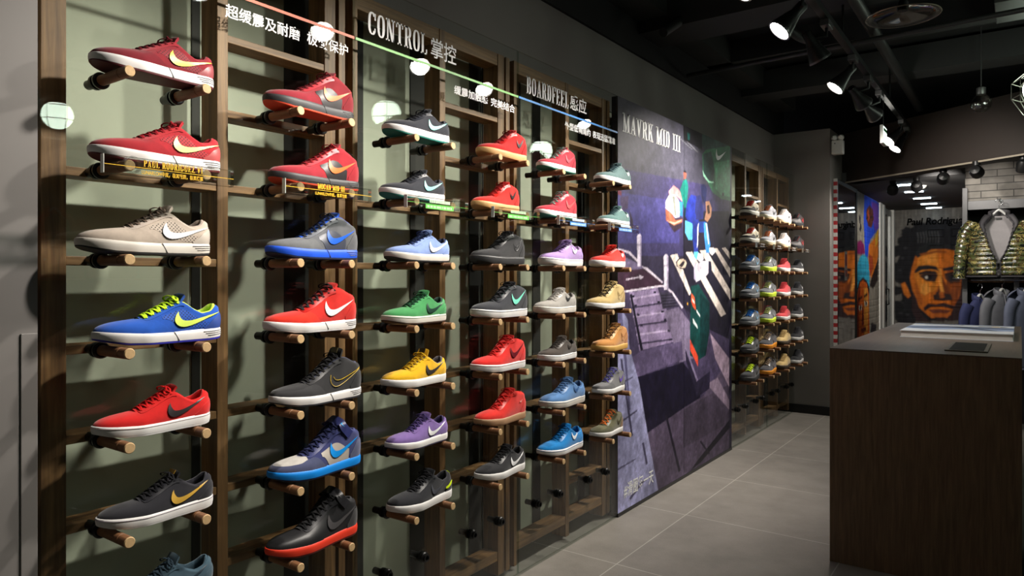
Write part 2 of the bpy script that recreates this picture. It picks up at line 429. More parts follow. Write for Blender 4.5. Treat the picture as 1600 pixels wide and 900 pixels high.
class Last:
    """the analytic surface of one shoe shape"""
    def __init__(s, kind, L=0.305, thick=0.0):
        s.kind, s.L = kind, L
        s.base = smooth_tab([0, .12, .22, .33, .45, .58, .75, .9, 1], [.041, .0450, .0485, .0505, .0475, .0420, .0380, .0385, .037], 7)
        s.cen = smooth_tab([0, .15, .35, .6, 1], [-.009, -.005, .002, .001, 0], 12)
        runner = kind == 'runner'
        s.zt_ = smooth_tab([0, .08, .3, .55, .8, 1], [.042, .038, .034, .036, .042, .048] if runner else [.0365, .034, .029, .0285, .031, .033], 9) + thick
        s.zb_ = smooth_tab([0, .08, .2, .35, .85, 1], [.016, .009, .002, 0, 0, .004], 5)
        s.t0 = RIMS[kind][0][1]
        s.rz = smooth_tab(*RIMS[kind], k=4)
        s.sh = .958
        s.rw = smooth_tab([0, s.t0, .5, .62, .7, .85, 1], [.016, .016, .020, .026, .030, .029, .027], 6)
    def w(s, x):
        u = np.clip(1 - x / .19, 0, 1); v = np.clip((x - .86) / .14, 0, 1)
        return np.interp(x, GS, s.base) * np.sqrt(np.maximum(1 - u ** 2.2, 0)) * np.sqrt(np.maximum(1 - v ** 2.3, 0))
    def c(s, x): return np.interp(x, GS, s.cen)
    def zt(s, x): return np.interp(x, GS, s.zt_)
    def zb(s, x): return np.interp(x, GS, s.zb_)
    def rimz(s, x): return np.interp(x, GS, s.rz)
    def fold(s, q):
        q = np.asarray(q, float)
        q = np.where(q > 1, q - 2, q); q = np.where(q < -1, q + 2, q)
        side = np.where(q >= 0, 1.0, -1.0)
        return np.abs(q), side
    def sp(s, a): return .5 * (1 - np.cos(PI * a))
    def q_of(s, x): return np.arccos(1 - 2 * np.clip(x, 0, 1)) / PI
    def edge(s, q, grow=0.0):
        a, side = s.fold(q); x = s.sp(a)
        w = s.w(x) * (1 + grow / .045)
        y = x * s.L + np.where(x < .2, -grow * (1 - x / .2), 0) + np.where(x > .86, grow * (x - .86) / .14, 0)
        return s.c(x) + side * w, y, x
    def sr_of(s, x):
        t0 = s.t0
        f = np.clip(x / t0, 0, 1)
        g = np.clip((x - t0) / (1 - t0), 0, 1)
        return np.where(x < t0, t0 - .016 * .6 / s.L * np.cos(f * PI / 2), t0 + (s.sh - t0) * g)
    def rim(s, q):
        a, side = s.fold(q); x = s.sp(a)
        r = s.sr_of(x)
        f = np.clip(x / s.t0, 0, 1)
        hw = np.where(x < s.t0, .016 * np.sin(f * PI / 2), np.interp(r, GS, s.rw))
        u = np.clip((r - .83) / (s.sh - .83), 0, 1)
        hw = hw * np.sqrt(np.maximum(1 - u ** 2.3, 0))
        return s.c(r) * .6 + side * hw, r * s.L, s.rimz(r)
    def S(s, q, b):
        q, b = np.broadcast_arrays(np.asarray(q, float), np.asarray(b, float))
        px, py, x = s.edge(q, -.0025); pz = s.zt(x) - .004
        rx, ry, rz = s.rim(q)
        h = rz - pz; dx, dy = px - rx, py - ry
        dist = np.sqrt(dx * dx + dy * dy) + 1e-6
        g = sstep(s.t0 + .20, s.t0 - .06, x); col = sstep(.62, .72, x)
        bul = .007 * (1 - g)
        k1 = .66 * g + .48 * (1 - g); k2 = .58 * g + (.45 + .15 * col) * (1 - g); m = .20 * g + .20 * (1 - g)
        c1x, c1y, c1z = px + dx / dist * bul, py + dy / dist * bul, pz + k1 * h
        c2x, c2y, c2z = rx + dx * k2 + dx / dist * .004 * col, ry + dy * k2 + dy / dist * .004 * col, rz - m * h
        B0, B1, B2, B3 = (1 - b) ** 3, 3 * b * (1 - b) ** 2, 3 * b * b * (1 - b), b ** 3
        X = B0 * px + B1 * c1x + B2 * c2x + B3 * rx
        Y = B0 * py + B1 * c1y + B2 * c2y + B3 * ry
        Z = B0 * pz + B1 * c1z + B2 * c2z + B3 * rz
        puff = .0035 * np.exp(-((b - .84) / .13) ** 2) * col
        X = X + dx / dist * puff; Y = Y + dy / dist * puff
        return np.stack([X, Y, Z], -1)
    def Nrm(s, q, b):
        e = 2e-3
        b = np.clip(b, .004, .996)
        d1 = s.S(np.asarray(q) + e, b) - s.S(np.asarray(q) - e, b)
        d2 = s.S(q, np.asarray(b) + e) - s.S(q, np.asarray(b) - e)
        n = np.cross(d1, d2)
        return n / (np.linalg.norm(n, axis=-1, keepdims=True) + 1e-12)
    def on(s, q, b, off): return s.S(q, b) + s.Nrm(q, b) * off
    def patch(s, mb, qs, b0, b1, off, nb=8):
        """raised panel over the surface between curves b0(q) and b1(q), with a skirt down to the surface"""
        qs = np.asarray(qs, float); b0 = np.asarray(b0, float) * np.ones_like(qs); b1 = np.asarray(b1, float) * np.ones_like(qs)
        t = np.linspace(0, 1, nb)
        Q = np.repeat(qs[:, None], nb, 1); Bm = b0[:, None] + (b1 - b0)[:, None] * t[None]
        T = s.on(Q, Bm, off); D = s.on(Q, Bm, -.0008)
        Qp = np.concatenate([D[:1], T, D[-1:]], 0)
        left = np.concatenate([D[:1, :1], D[:, :1], D[-1:, :1]], 0); right = np.concatenate([D[:1, -1:], D[:, -1:], D[-1:, -1:]], 0)
        G = np.concatenate([left, Qp, right], 1)
        mb.grid(G)

LASTS, LAST_BVH = {}, {}
NQ = 44
def get_last(kind, L=.305, thick=0.0):
    k = (kind, L, thick)
    if k not in LASTS: LASTS[k] = Last(kind, L, thick)
    return LASTS[k]

def shell(la, hi=True):
    n = NQ if hi else 26
    q = np.linspace(-1, 1, 2 * n + 1)[:-1]
    b = np.linspace(0, 1, 13 if hi else 8)
    return la.S(q[:, None], b[None, :])

def upper_bvh(la):
    if la not in LAST_BVH:
        m = MB().grid(shell(la), closed_u=True)
        LAST_BVH[la] = BVHTree.FromPolygons([Vector(p) for p in m.v], m.f)
    return LAST_BVH[la]

def decal(la, mb, outer, inner, origin, size, tilt, off, nside=4, sides=(1, -1), bvh=None):
    """ladder between two curves laid on the side of the shoe: origin (s, z), size (length, height) in m"""
    O, I = resample(outer, 34), resample(inner, 34)
    ca, sa = math.cos(tilt), math.sin(tilt)
    bvh = bvh or upper_bvh(la)
    for sd in sides:
        G = []
        for i in range(34):
            row = []
            for k in range(nside):
                p = O[i] + (I[i] - O[i]) * k / (nside - 1)
                u, v = p[0] * size[0], p[1] * size[1]
                y = origin[0] * la.L + u * ca - v * sa; z = origin[1] + u * sa + v * ca
                hit = bvh.ray_cast(Vector((sd * .3, y, z)), Vector((-sd, 0, 0)))
                if hit[0] is None:
                    hit = bvh.find_nearest(Vector((sd * .02, y, z)))
                n = hit[1]
                if n.x * sd < 0: n = -n
                row.append(tuple(hit[0] + n * off))
            G.append(row)
        mb.grid(G, flip=sd > 0)

def build_shoe(st, name, loc, rotz=0.0, hi=True):
    kind = st['kind']
    la = get_last(kind, st.get('L', .305), st.get('thick', 0.0))
    L = la.L
    root = empty(name, loc, rotz)
    n = NQ if hi else 26
    OFF = Matrix.Translation((0, -L / 2, 0))
    def done(mb, nm, mat, sm=40): return mb.build(nm, mat, root, smooth=sm, matrix=OFF)
    # ---- sole
    q = np.linspace(-1, 1, 2 * n + 1)[:-1]
    def ring(grow, f):
        x, y, s_ = la.edge(q, grow)
        z = la.zb(s_) + (la.zt(s_) - la.zb(s_)) * f
        return np.stack([x, y, z], -1)
    def hull(rings):
        mb = MB(); k = len(rings); m = len(q)
        mb.grid(np.stack(rings, 1), closed_u=True)
        for r, flip in ((0, False), (k - 1, True)):
            fs = []
            for i in range(n):        # bridge the two sides of the outline
                a1, a2, b1, b2 = n + i, (n + i + 1) % m, n - i, n - i - 1
                f = [a1 * k + r, a2 * k + r, (b2 % m) * k + r, (b1 % m) * k + r]
                f = list(dict.fromkeys(f))
                if len(f) > 2: fs.append(tuple(f[::-1] if flip else f))
            mb.f += fs; mb.m += [0] * len(fs)
        return mb
    cup = .0016 if kind != 'runner' else .004
    done(hull([ring(-.002, .17), ring(.0002, .2), ring(.0012, .42), ring(cup * .8, .68), ring(.0002, .94), ring(-.0022, 1.0)]), 'midsole', rubber(st['SO']), 50)
    done(hull([ring(-.006, 0), ring(-.0012, .02), ring(-.0002, .10), ring(-.0004, .185), ring(-.003, .19)]), 'outsole', rubber(st['OU']), 50)
    if hi and (st.get('fox') or st.get('vents')):
        mb = MB()
        if st.get('fox'):
            mb.tube([tuple(p) for p in ring(.0012, .80)], .0009, n=5, closed=True)
        if st.get('vents'):
            for sd in (1, -1):
                for f in (.44, .60, .76):
                    qq = sd * la.q_of(np.linspace(.80 + (.76 - f) * .12, .995, 12))
                    x, y, s_ = la.edge(qq, .0016)
                    z = la.zb(s_) + (la.zt(s_) - la.zb(s_)) * f
                    mb.tube(list(zip(x, y, z)), .0009, n=5)
                qq = sd * la.q_of(np.linspace(.54, .585, 4)); x, y, s_ = la.edge(qq, .0016)
                z = la.zb(s_) + (la.zt(s_) - la.zb(s_)) * np.linspace(.98, .2, 4)
                mb.tube(list(zip(x, y, z)), .0008, n=5)
        done(mb, 'sole_groove', rubber(st.get('fox') or (110, 108, 108)))
    # ---- upper shell
    done(MB().grid(shell(la, hi), closed_u=True), 'upper', suede(st['U']) if not st.get('leather') else leather(st['U']), 60)
    # ---- lining and insole
    rx, ry, rz = la.rim(q); rr = np.stack([rx, ry, rz], -1)
    cy = np.clip(ry, (la.t0 + .03) * L, .90 * L)
    inn = np.stack([np.zeros_like(rx), cy, rz], -1) - rr
    inn /= (np.linalg.norm(inn, axis=-1, keepdims=True) + 1e-6)
    up = np.array([0, 0, 1.0])
    wid = np.clip(np.abs(rx) * .35, .001, .006)[:, None] + np.where(ry > .9 * L, .004, 0)[:, None]
    rows = [rr - up * .0015, rr + up * .0022 + inn * wid * .35, rr + up * .0018 + inn * wid * .9, rr - up * .008 + inn * wid * 1.2]
    ex, ey, es = la.edge(q, -.012); floor_ = np.stack([ex * .8, np.clip(ey, la.t0 * L, .95 * L), la.zt(es) + .002], -1)
    rows.append(rr * .45 + floor_ * .55); rows.append(floor_)
    rows.append(np.stack([np.zeros_like(rx), np.clip(ey, (la.t0 + .02) * L, .93 * L), la.zt(es) + .002], -1))
    done(MB().grid(np.stack(rows, 1), closed_u=True, flip=True), 'collar_lining', fabric(st.get('LI', st['U'])), 70)
    # ---- raised panels
    if hi or kind == 'runner':
        toe_s = st.get('vamp', 'apron')
        mb = MB()
        if toe_s == 'apron':         # whole toe, running down to the sole behind the ball
            xe = .56
            qe = la.q_of(xe); qs = np.linspace(-qe, qe, 70)
            x = la.sp(np.abs(qs)); top = np.where(x < la.t0 * .8, .96, .96 * (1 - sstep(la.t0 * .8, xe + .01, x)) + .012)
            la.patch(mb, qs, .0, top, .0011, 9)
        elif toe_s == 'mudguard':    # low guard round the toe
            xe = .50; qe = la.q_of(xe); qs = np.linspace(-qe, qe, 70); x = la.sp(np.abs(qs))
            top = .40 - .06 * np.cos(x / .3 * PI) * (x < .3) + .26 * sstep(.2, .34, x); top = top * (1 - sstep(.36, xe + .01, x)) + .012
            la.patch(mb, qs, .0, top, .0012, 6)
        if mb.v: done(mb, 'toe_panel', (suede if not st.get('leather') else leather)(st.get('V', st['U'])), 40)
        if st.get('TB'):             # contrasting top of the toe
            qe = la.q_of(.30); qs = np.linspace(-qe, qe, 50); x = la.sp(np.abs(qs))
            lo = .40 - .06 * np.cos(x / .3 * PI) + .26 * sstep(.2, .34, x) - .03
            mb = MB(); la.patch(mb, qs, lo, .955, .0006, 7); done(mb, 'toe_box', fabric(st['TB']), 40)
        mb = MB()                    # eyestay down both sides of the throat
        xs = np.linspace(la.t0 * .80, st.get('eye_end', .655 if kind in ('low', 'runner') else .70), 30)
        bl = 1 - (.30 - .10 * sstep(la.t0, .62, xs)) * sstep(la.t0 * .80 - .02, la.t0 * .80 + .10, xs)
        for sd in (1, -1):
            mb = MB(); la.patch(mb, sd * la.q_of(xs), bl, .995, .0016, 6)
            done(mb, 'eyestay', (leather if st.get('eye_leather', 1) else suede)(st.get('E', st['U'])), 40)
        mb = MB()                    # heel counter
        x0 = st.get('heel_x', .80)
        xs = np.concatenate([np.linspace(x0, 1, 16), np.linspace(1, x0, 16)[1:]])
        qs = la.q_of(xs) * np.concatenate([np.ones(16), -np.ones(15)]); qs = np.where(qs < 0, qs + 2, qs)
        tp = st.get('heel_h', .55) * (.15 + .85 * sstep(x0 - .02, x0 + .12, xs))
        la.patch(mb, qs, .0, tp, .0013, 6)
        done(mb, 'heel_counter', (leather if st.get('heel_leather') else suede)(st.get('H', st['U'])), 40)
        if st.get('perf'):
            mb = MB()
            xs = np.linspace(.46, .84, 26)
            lo = .10 + .42 * (1 - sstep(.46, .62, xs)); hi_ = .66 - .30 * sstep(.62, .84, xs)
            for sd in (1, -1):
                mb = MB(); la.patch(mb, sd * la.q_of(xs), np.minimum(lo, hi_ - .02), hi_, .0005, 7)
                done(mb, 'perforated_panel', perforated('perforated_suede', st.get('PF', st['U'])), 40)
        if st.get('Q'):              # contrasting quarter panel under the side mark
            mb = MB(); xs = np.linspace(.46, .78, 24)
            lo = .03 + .40 * (1 - sstep(.46, .54, xs)); hi_ = .60 - .34 * sstep(.60, .78, xs)
            for sd in (1, -1):
                mb = MB(); la.patch(mb, sd * la.q_of(xs), np.minimum(lo, hi_ - .02), hi_, .0008, 6)
                done(mb, 'quarter_panel', leather(st['Q']), 40)
    # ---- side mark
    if st.get('LG'):
        size = st.get('lsize', (.118, .044)); org = st.get('lpos', (.545, .043)); tilt = st.get('ltilt', .12)
        O, I = resample(SWOOSH_OUT, 40), resample(SWOOSH_IN, 40)
        bv = upper_bvh(la)
        for sd in (1, -1):
            mb = MB()
            if st.get('loutline'):
                pts = []
                for u, v in np.concatenate([O[4:-1], I[::-1][1:-8]]) * np.array(size):
                    y = org[0] * L + u * math.cos(tilt) - v * math.sin(tilt); z = org[1] + u * math.sin(tilt) + v * math.cos(tilt)
                    h = bv.ray_cast(Vector((sd * .3, y, z)), Vector((-sd, 0, 0)))
                    if h[0] is not None: pts.append(h[0] + Vector((sd * .002, 0, 0)))
                mb.tube(pts, .0009, n=5)
            else:
                decal(la, mb, SWOOSH_OUT, SWOOSH_IN, org, size, tilt, .0030 if hi else .004, sides=(sd,))
            done(mb, 'side_mark', leather(st['LG']), 60)
    # ---- tongue
    tall = .020 if kind == 'low' else .016
    tall = st.get('tongue', tall)
    top_s = {'low': .615, 'mid': .69, 'chukka': .67, 'runner': .60}[kind]
    ss = np.linspace(la.t0 - .03, top_s, 12); G = []
    path = [(x * L, float(la.rimz(x)) + .001, float(np.interp(x, GS, la.rw)) * 1.0 + .002) for x in ss]
    y1, z1, w1 = path[-1]
    for f in (.4, .8, 1.0): path.append((y1 + .006 * f * (1 + f), z1 + tall * f, w1 * (1 - .10 * f)))
    th = .006
    for i, (y, z, w_) in enumerate(path):
        sh_ = .0065 if i < len(path) - 1 else .003
        xs = np.linspace(-1, 1, 9)
        topc = [(x * w_, y, z + sh_ * (1 - x * x) - .003) for x in xs]
        botc = [(x * w_ * .96, y + th * .6, z + sh_ * (1 - x * x) - .003 - th) for x in xs[::-1]]
        G.append(topc + botc)
    mb = MB(); G = np.array(G); mb.grid(np.concatenate([G, G[:, :1]], 1))
    k = G.shape[1] + 1
    mb.f += [tuple((len(G) - 1) * k + j for j in range(k - 1))]; mb.m.append(0)
    done(mb, 'tongue', fabric(st.get('TO', st['U'])), 50)
    if hi and st.get('TL'):
        y, z, w_ = path[-3]; mb = MB(); d = Vector((0, .006, tall * .55))
        cxx = [(-.014, y - .0035, z + .003), (.014, y - .0035, z + .003), (.014, y - .0035 + d.y, z + .003 + d.z), (-.014, y - .0035 + d.y, z + .003 + d.z)]
        mb.add(cxx + [(p[0], p[1] + .002, p[2] - .001) for p in cxx], [(0, 1, 2, 3), (7, 6, 5, 4), (0, 4, 5, 1), (1, 5, 6, 2), (2, 6, 7, 3), (3, 7, 4, 0)])
        done(mb, 'tongue_label', leather(st['TL']), 30)
    # ---- laces
    ne = {'low': 6, 'mid': 7, 'chukka': 5, 'runner': 6}[kind] if hi else 5
    es_ = np.linspace(la.t0 + .012, top_s - .012, ne)
    # parameter whose rim point sits at es_
    xp = la.t0 + (1 - la.t0) * (es_ - la.t0) / (la.sh - la.t0)
    def eyelet(i, sd): return la.on(sd * la.q_of(xp[i]), np.array(.90), .0022)
    mb = MB()
    lw_ = st.get('lace_w', .0030) * (1 if hi else 1.35)
    def lace(p0, p1, ym, zm, hump=.005):
        p0, p1 = np.array(p0), np.array(p1); pts = []
        for t in np.linspace(0, 1, 9):
            p = p0 + (p1 - p0) * t
            arch = 4 * t * (1 - t)
            zc = np.interp(p[1] / L, GS, la.rz) + .0035 + .0058 * (1 - (2 * t - 1) ** 2) - .0025
            p[2] = p[2] * (1 - arch ** .6) + max(zc, p[2]) * arch ** .6 + hump * .25 * arch
            pts.append(tuple(p))
        mb.tube(pts, lw_, n=6, flat=lw_ * .42)
    lace(eyelet(0, 1), eyelet(0, -1), 0, 0)
    for i in range(ne - 1):
        lace(eyelet(i, 1), eyelet(i + 1, -1), 0, 0, .004); lace(eyelet(i, -1), eyelet(i + 1, 1), 0, 0, .007)
    if hi:                            # knot with two loops at the top
        yk, zk = es_[-1] * L, float(la.rimz(es_[-1])) + .011
        for sd in (1, -1):
            lp = [(0, yk, zk), (sd * .010, yk - .006, zk + .004), (sd * .024, yk - .012, zk), (sd * .030, yk - .006, zk - .009), (sd * .020, yk + .000, zk - .002), (sd * .004, yk + .002, zk + .001)]
            mb.tube([tuple(p) for p in resample(lp, 14)], lw_ * .8, n=6, flat=lw_ * .42)
        mb.tube([(-.006, yk, zk + .001), (.006, yk, zk + .001)], .0036, n=8)
    done(mb, 'laces', lace_m(st.get('LA', st['U'])), 60)
    # ---- ankle strap
    if st.get('strap'):
        pts = []
        A = la.on(la.q_of(.80), np.array(.66), .004); Bp = la.on(la.q_of(.74), np.array(.93), .005)
        y, z, w_ = path[-3]
        seq = [A, Bp, (w_ * .95, y + .004, z + .004), (0, y - .003, z + .013)]
        seq = [np.array(p) for p in seq]; seq += [p * np.array([-1, 1, 1]) for p in seq[:-1][::-1]]
        R = resample(seq, 30); G = []
        for i, p in enumerate(R):
            t = R[min(i + 1, 29)] - R[max(i - 1, 0)]; t /= np.linalg.norm(t)
            o = p - np.array([0, .80 * L if abs(p[0]) > .025 else .66 * L, p[2]]); o = np.array([p[0] * 1.0, -.012 if abs(p[0]) < .03 else 0, .012 if abs(p[0]) < .028 else 0]); o -= t * o.dot(t); o /= np.linalg.norm(o) + 1e-9
            w2 = np.cross(t, o); hw = .0125
            G.append([p - w2 * hw - o * .001, p - w2 * hw + o * .0022, p + w2 * hw + o * .0022, p + w2 * hw - o * .001, p - w2 * hw - o * .001])
        mb = MB().grid(np.array(G))
        so = done(mb, 'ankle_strap', leather(st['strap']), 40)
        if st.get('SL'):
            i0, i1 = 5, 9; G = []
            O, I = resample(SWOOSH_OUT, 16), resample(SWOOSH_IN, 16)
            for i in range(16):
                row = []
                for p in (O[i], I[i]):
                    f = 9.5 - p[0] * 5; j = int(f); fr = f - j
                    c0 = np.array(mb.v[j * 5 + 1]) * (1 - fr) + np.array(mb.v[(j + 1) * 5 + 1]) * fr
                    c1 = np.array(mb.v[j * 5 + 2]) * (1 - fr) + np.array(mb.v[(j + 1) * 5 + 2]) * fr
                    v = .28 + p[1] * .42
                    if c0[2] > c1[2]: c0, c1 = c1, c0
                    row.append(c0 + (c1 - c0) * v + np.array([.0012, -.0004, .0006]))
                G.append(row)
            m2 = MB().grid(np.array(G)); m2.build('strap_mark', leather(st['SL']), so, smooth=60, matrix=OFF)
    # ---- heel clip accent
    if st.get('clip'):
        mb = MB(); bv = upper_bvh(la)
        decal(la, mb, [(0, .2), (.3, .0), (.7, .35), (1, .8)], [(.05, .5), (.35, .55), (.7, .85), (1, 1)], (.80, .040), (.045, .018), .15, .0035, sides=(1,))
        done(mb, 'heel_clip', rubber(st['clip']), 40)
        mb = MB(); la.patch(mb, np.linspace(1 - .05, 1 + .05, 7), .62, .95, .0025, 5)
        done(mb, 'heel_tab', rubber(st['clip']), 40)
    return root
# ------------------------------------------------------------------ lettering
# slab letters: height 1, drawn from stems, bars and rings
def _rect(x0, y0, x1, y1): return [[(x0, y0), (x1, y0), (x1, y1), (x0, y1)]]
def _para(x0, x1, y0, y1, w): return [[(x0, y0), (x0 + w, y0), (x1 + w, y1), (x1, y1)]]
def _ring(cx, cy, rx, ry, tx, ty, a0=0, a1=360, n=22, e=2.7):
    out = []
    def pt(a, rx, ry):
        c, s = math.cos(a), math.sin(a)
        return (cx + rx * math.copysign(abs(c) ** (2 / e), c), cy + ry * math.copysign(abs(s) ** (2 / e), s))
    for i in range(n):
        A, B = [math.radians(a0 + (a1 - a0) * (i + d) / n) for d in (0, 1)]
        out.append([pt(A, rx - tx, ry - ty), pt(A, rx, ry), pt(B, rx, ry), pt(B, rx - tx, ry - ty)])
    return out
T_, H_ = .135, .07        # stem and hairline
def _stem(x, foot=True, head=True, t=T_, ov=.055):
    r = _rect(x, 0, x + t, 1)
    if foot: r += _rect(x - ov, 0, x + t + ov, H_)
    if head: r += _rect(x - ov, 1 - H_, x + t + ov, 1)
    return r
def _bowl(x, y0, y1, r): return _ring(x, (y0 + y1) / 2, r, (y1 - y0) / 2, T_, H_, -90, 90, 12)
SLAB = {
 'I': (.26, _stem(.06)), 'L': (.44, _stem(.06) + _rect(.06, 0, .42, H_) + _rect(.35, 0, .42, .26)),
 'T': (.46, _stem(.165, True, False) + _rect(.01, 1 - H_, .45, 1) + _rect(.01, .76, .075, 1) + _rect(.385, .76, .45, 1)),
 'C': (.46, _ring(.23, .5, .22, .5, T_, H_, 38, 322, 26) + _rect(.37, .66, .44, .96) + _rect(.36, .14, .43, .3)),
 'G': (.48, _ring(.23, .5, .22, .5, T_, H_, 38, 322, 26) + _rect(.37, .66, .44, .96) + _rect(.315, .1, .45, .42) + _rect(.25, .37, .49, .44)),
 'O': (.46, _ring(.23, .5, .22, .5, T_, H_)), 'D': (.48, _stem(.06) + _bowl(.19, 0, 1, .26)),
 'P': (.46, _stem(.06) + _bowl(.19, .44, 1, .25)), 'R': (.50, _stem(.06) + _bowl(.19, .46, 1, .25) + _para(.34, .24, .05, .5, .13) + _rect(.34, 0, .50, H_)),
 'B': (.48, _stem(.06) + _bowl(.19, .48, 1, .24) + _bowl(.19, 0, .54, .27)),
 'N': (.54, _rect(.07, 0, .14, 1) + _rect(.40, 0, .47, 1) + _rect(.0, 0, .21, H_) + _rect(.33, 1 - H_, .54, 1) + _rect(0, 1 - H_, .12, 1) + _para(.34, .07, 0, 1, .13)),
 'F': (.44, _stem(.06) + _rect(.06, 1 - H_, .42, 1) + _rect(.35, .74, .42, 1) + _rect(.15, .47, .33, .54) + _rect(.27, .40, .33, .61)),
 'E': (.46, _stem(.06) + _rect(.06, 1 - H_, .43, 1) + _rect(.36, .74, .43, 1) + _rect(.15, .47, .33, .54) + _rect(.27, .40, .33, .61) + _rect(.06, 0, .44, H_) + _rect(.37, 0, .44, .26)),
 'A': (.50, _para(.06, .21, 0, 1, .07) + _para(.33, .19, 0, 1, .13) + _rect(.14, .26, .38, .32) + _rect(0, 0, .19, H_) + _rect(.28, 0, .51, H_)),
 'V': (.50, _para(.19, .05, 0, 1, .13) + _para(.22, .37, 0, 1, .07) + _rect(0, 1 - H_, .22, 1) + _rect(.31, 1 - H_, .50, 1)),
 'M': (.64, _rect(.07, 0, .13, 1) + _rect(.45, 0, .45 + T_, 1) + _rect(0, 0, .2, H_) + _rect(.39, 0, .64, H_) + _rect(0, 1 - H_, .13, 1) + _rect(.5, 1 - H_, .64, 1) + _para(.24, .06, 0, 1, .12) + _para(.27, .46, 0, 1, .06)),
 'K': (.52, _stem(.06) + _para(.17, .37, .40, 1, .07) + _para(.36, .22, .02, .60, .13) + _rect(.32, 1 - H_, .5, 1) + _rect(.33, 0, .53, H_)),
 'U': (.50, _rect(.06, .3, .06 + T_, 1) + _rect(.36, .3, .43, 1) + _rect(0, 1 - H_, .25, 1) + _rect(.3, 1 - H_, .49, 1) + _ring(.245, .32, .185, .32, .1, H_, 180, 360, 14)),
 'Z': (.44, _rect(.02, 1 - H_, .42, 1) + _rect(.02, 0, .42, H_) + _para(.02, .27, 0, 1, .14) + _rect(.02, .78, .085, 1) + _rect(.355, 0, .42, .22)),
 ' ': (.22, []),
}
# local frames for lettering: text x, text y, normal
WALL_FRAME = Matrix(((0, 0, 1), (1, 0, 0), (0, 1, 0)))       # read from the room, on a plane of constant x
BACK_FRAME = Matrix(((1, 0, 0), (0, 0, -1), (0, 1, 0)))      # read from the front, on a plane of constant y

def place(frame, origin): return Matrix.Translation(origin) @ frame.to_4x4()

def slab_text(name, s, origin, width, height, mat, parent, frame=WALL_FRAME, thick=.0008):
    polys, x = [], 0.0
    for ch in s:
        w, ps = SLAB[ch]
        polys += [[(px + x, py) for px, py in p] for p in ps]
        x += w + .055
    x -= .055
    mb = MB()
    for p in polys:
        v = [(px * width / x, py * height) for px, py in p]; n = len(v)
        mb.add([(a, b, 0) for a, b in v] + [(a, b, thick) for a, b in v], [tuple(range(n))[::-1], tuple(range(n, 2 * n))] + [(i, (i + 1) % n, n + (i + 1) % n, n + i) for i in range(n)])
    return mb.build(name, mat, parent, matrix=place(frame, origin))

def font_text(name, s, origin, width, height, mat, parent, frame=WALL_FRAME, bold=.012, thick=.0006, shear=0.0):
    cu = bpy.data.curves.new(name, 'FONT')
    cu.body = s; cu.size = 1.0; cu.offset = bold; cu.extrude = .003; cu.shear = shear
    t = bpy.data.objects.new(name, cu); COL.objects.link(t)
    dg = bpy.context.evaluated_depsgraph_get()
    me = bpy.data.meshes.new_from_object(t.evaluated_get(dg))
    bpy.data.objects.remove(t); bpy.data.curves.remove(cu)
    co = np.zeros(len(me.vertices) * 3); me.vertices.foreach_get('co', co); co = co.reshape(-1, 3)
    lo, hi = co.min(0), co.max(0)
    co[:, 0] = (co[:, 0] - lo[0]) * width / (hi[0] - lo[0]); co[:, 1] = (co[:, 1] - lo[1]) * height / (hi[1] - lo[1]); co[:, 2] = (co[:, 2] - lo[2]) * thick / max(hi[2] - lo[2], 1e-6)
    M = np.array(place(frame, origin)); co = co @ M[:3, :3].T + M[:3, 3]
    me.vertices.foreach_set('co', co.ravel()); me.update()
    me.materials.clear(); me.materials.append(mat)
    return link(bpy.data.objects.new(name, me), parent)

# ------------------------------------------------------------------ printed and painted pictures: a fine grid carrying a colour attribute
def picture_mat(key, rough=.5, grain=.25, gscale=30):
    k = ('pic', key)
    if k in MATS: return MATS[k]
    m, nt, b, out = new_mat(key)
    at = N(nt, 'ShaderNodeAttribute', attribute_name='ink')
    tc = N(nt, 'ShaderNodeTexCoord'); nz = N(nt, 'ShaderNodeTexNoise', Scale=float(gscale), Detail=8.0, Roughness=.7)
    nt.links.new(tc.outputs['Object'], nz.inputs['Vector'])
    mr = N(nt, 'ShaderNodeMapRange'); mr.inputs[1].default_value = .3; mr.inputs[2].default_value = .7; mr.inputs[3].default_value = 1 - grain; mr.inputs[4].default_value = 1 + grain
    nt.links.new(nz.outputs['Fac'], mr.inputs[0])
    mx = N(nt, 'ShaderNodeVectorMath', operation='SCALE'); nt.links.new(at.outputs['Color'], mx.inputs[0]); nt.links.new(mr.outputs[0], mx.inputs['Scale'])
    nt.links.new(mx.outputs[0], b.inputs['Base Color'])
    b.inputs['Roughness'].default_value = rough
    b.inputs['Specular IOR Level'].default_value = .2
    MATS[k] = m
    return m

def inside(poly, X, Y):
    r = np.zeros(X.shape, bool); n = len(poly)
    for i in range(n):
        (x0, y0), (x1, y1) = poly[i], poly[(i + 1) % n]
        if y0 == y1: continue
        c = (y0 > Y) != (y1 > Y)
        r ^= c & (X < (x1 - x0) * (Y - y0) / (y1 - y0) + x0)
    return r

def raster(art, base, u0, u1, v0, v1, nu, nv, ss=2):
    U = np.linspace(u0, u1, nu * ss); V = np.linspace(v0, v1, nv * ss)
    X, Y = np.meshgrid(U, V, indexing='ij')
    img = np.zeros(X.shape + (3,)) + np.array(lin(base))
    for c, poly in art:
        p = np.array(poly)
        i0, i1 = np.searchsorted(U, [p[:, 0].min(), p[:, 0].max()]); j0, j1 = np.searchsorted(V, [p[:, 1].min(), p[:, 1].max()])
        if i1 <= i0 or j1 <= j0: continue
        m = inside(poly, X[i0:i1, j0:j1], Y[i0:i1, j0:j1])
        img[i0:i1, j0:j1][m] = lin(c)
    return img.reshape(nu, ss, nv, ss, 3).mean((1, 3))

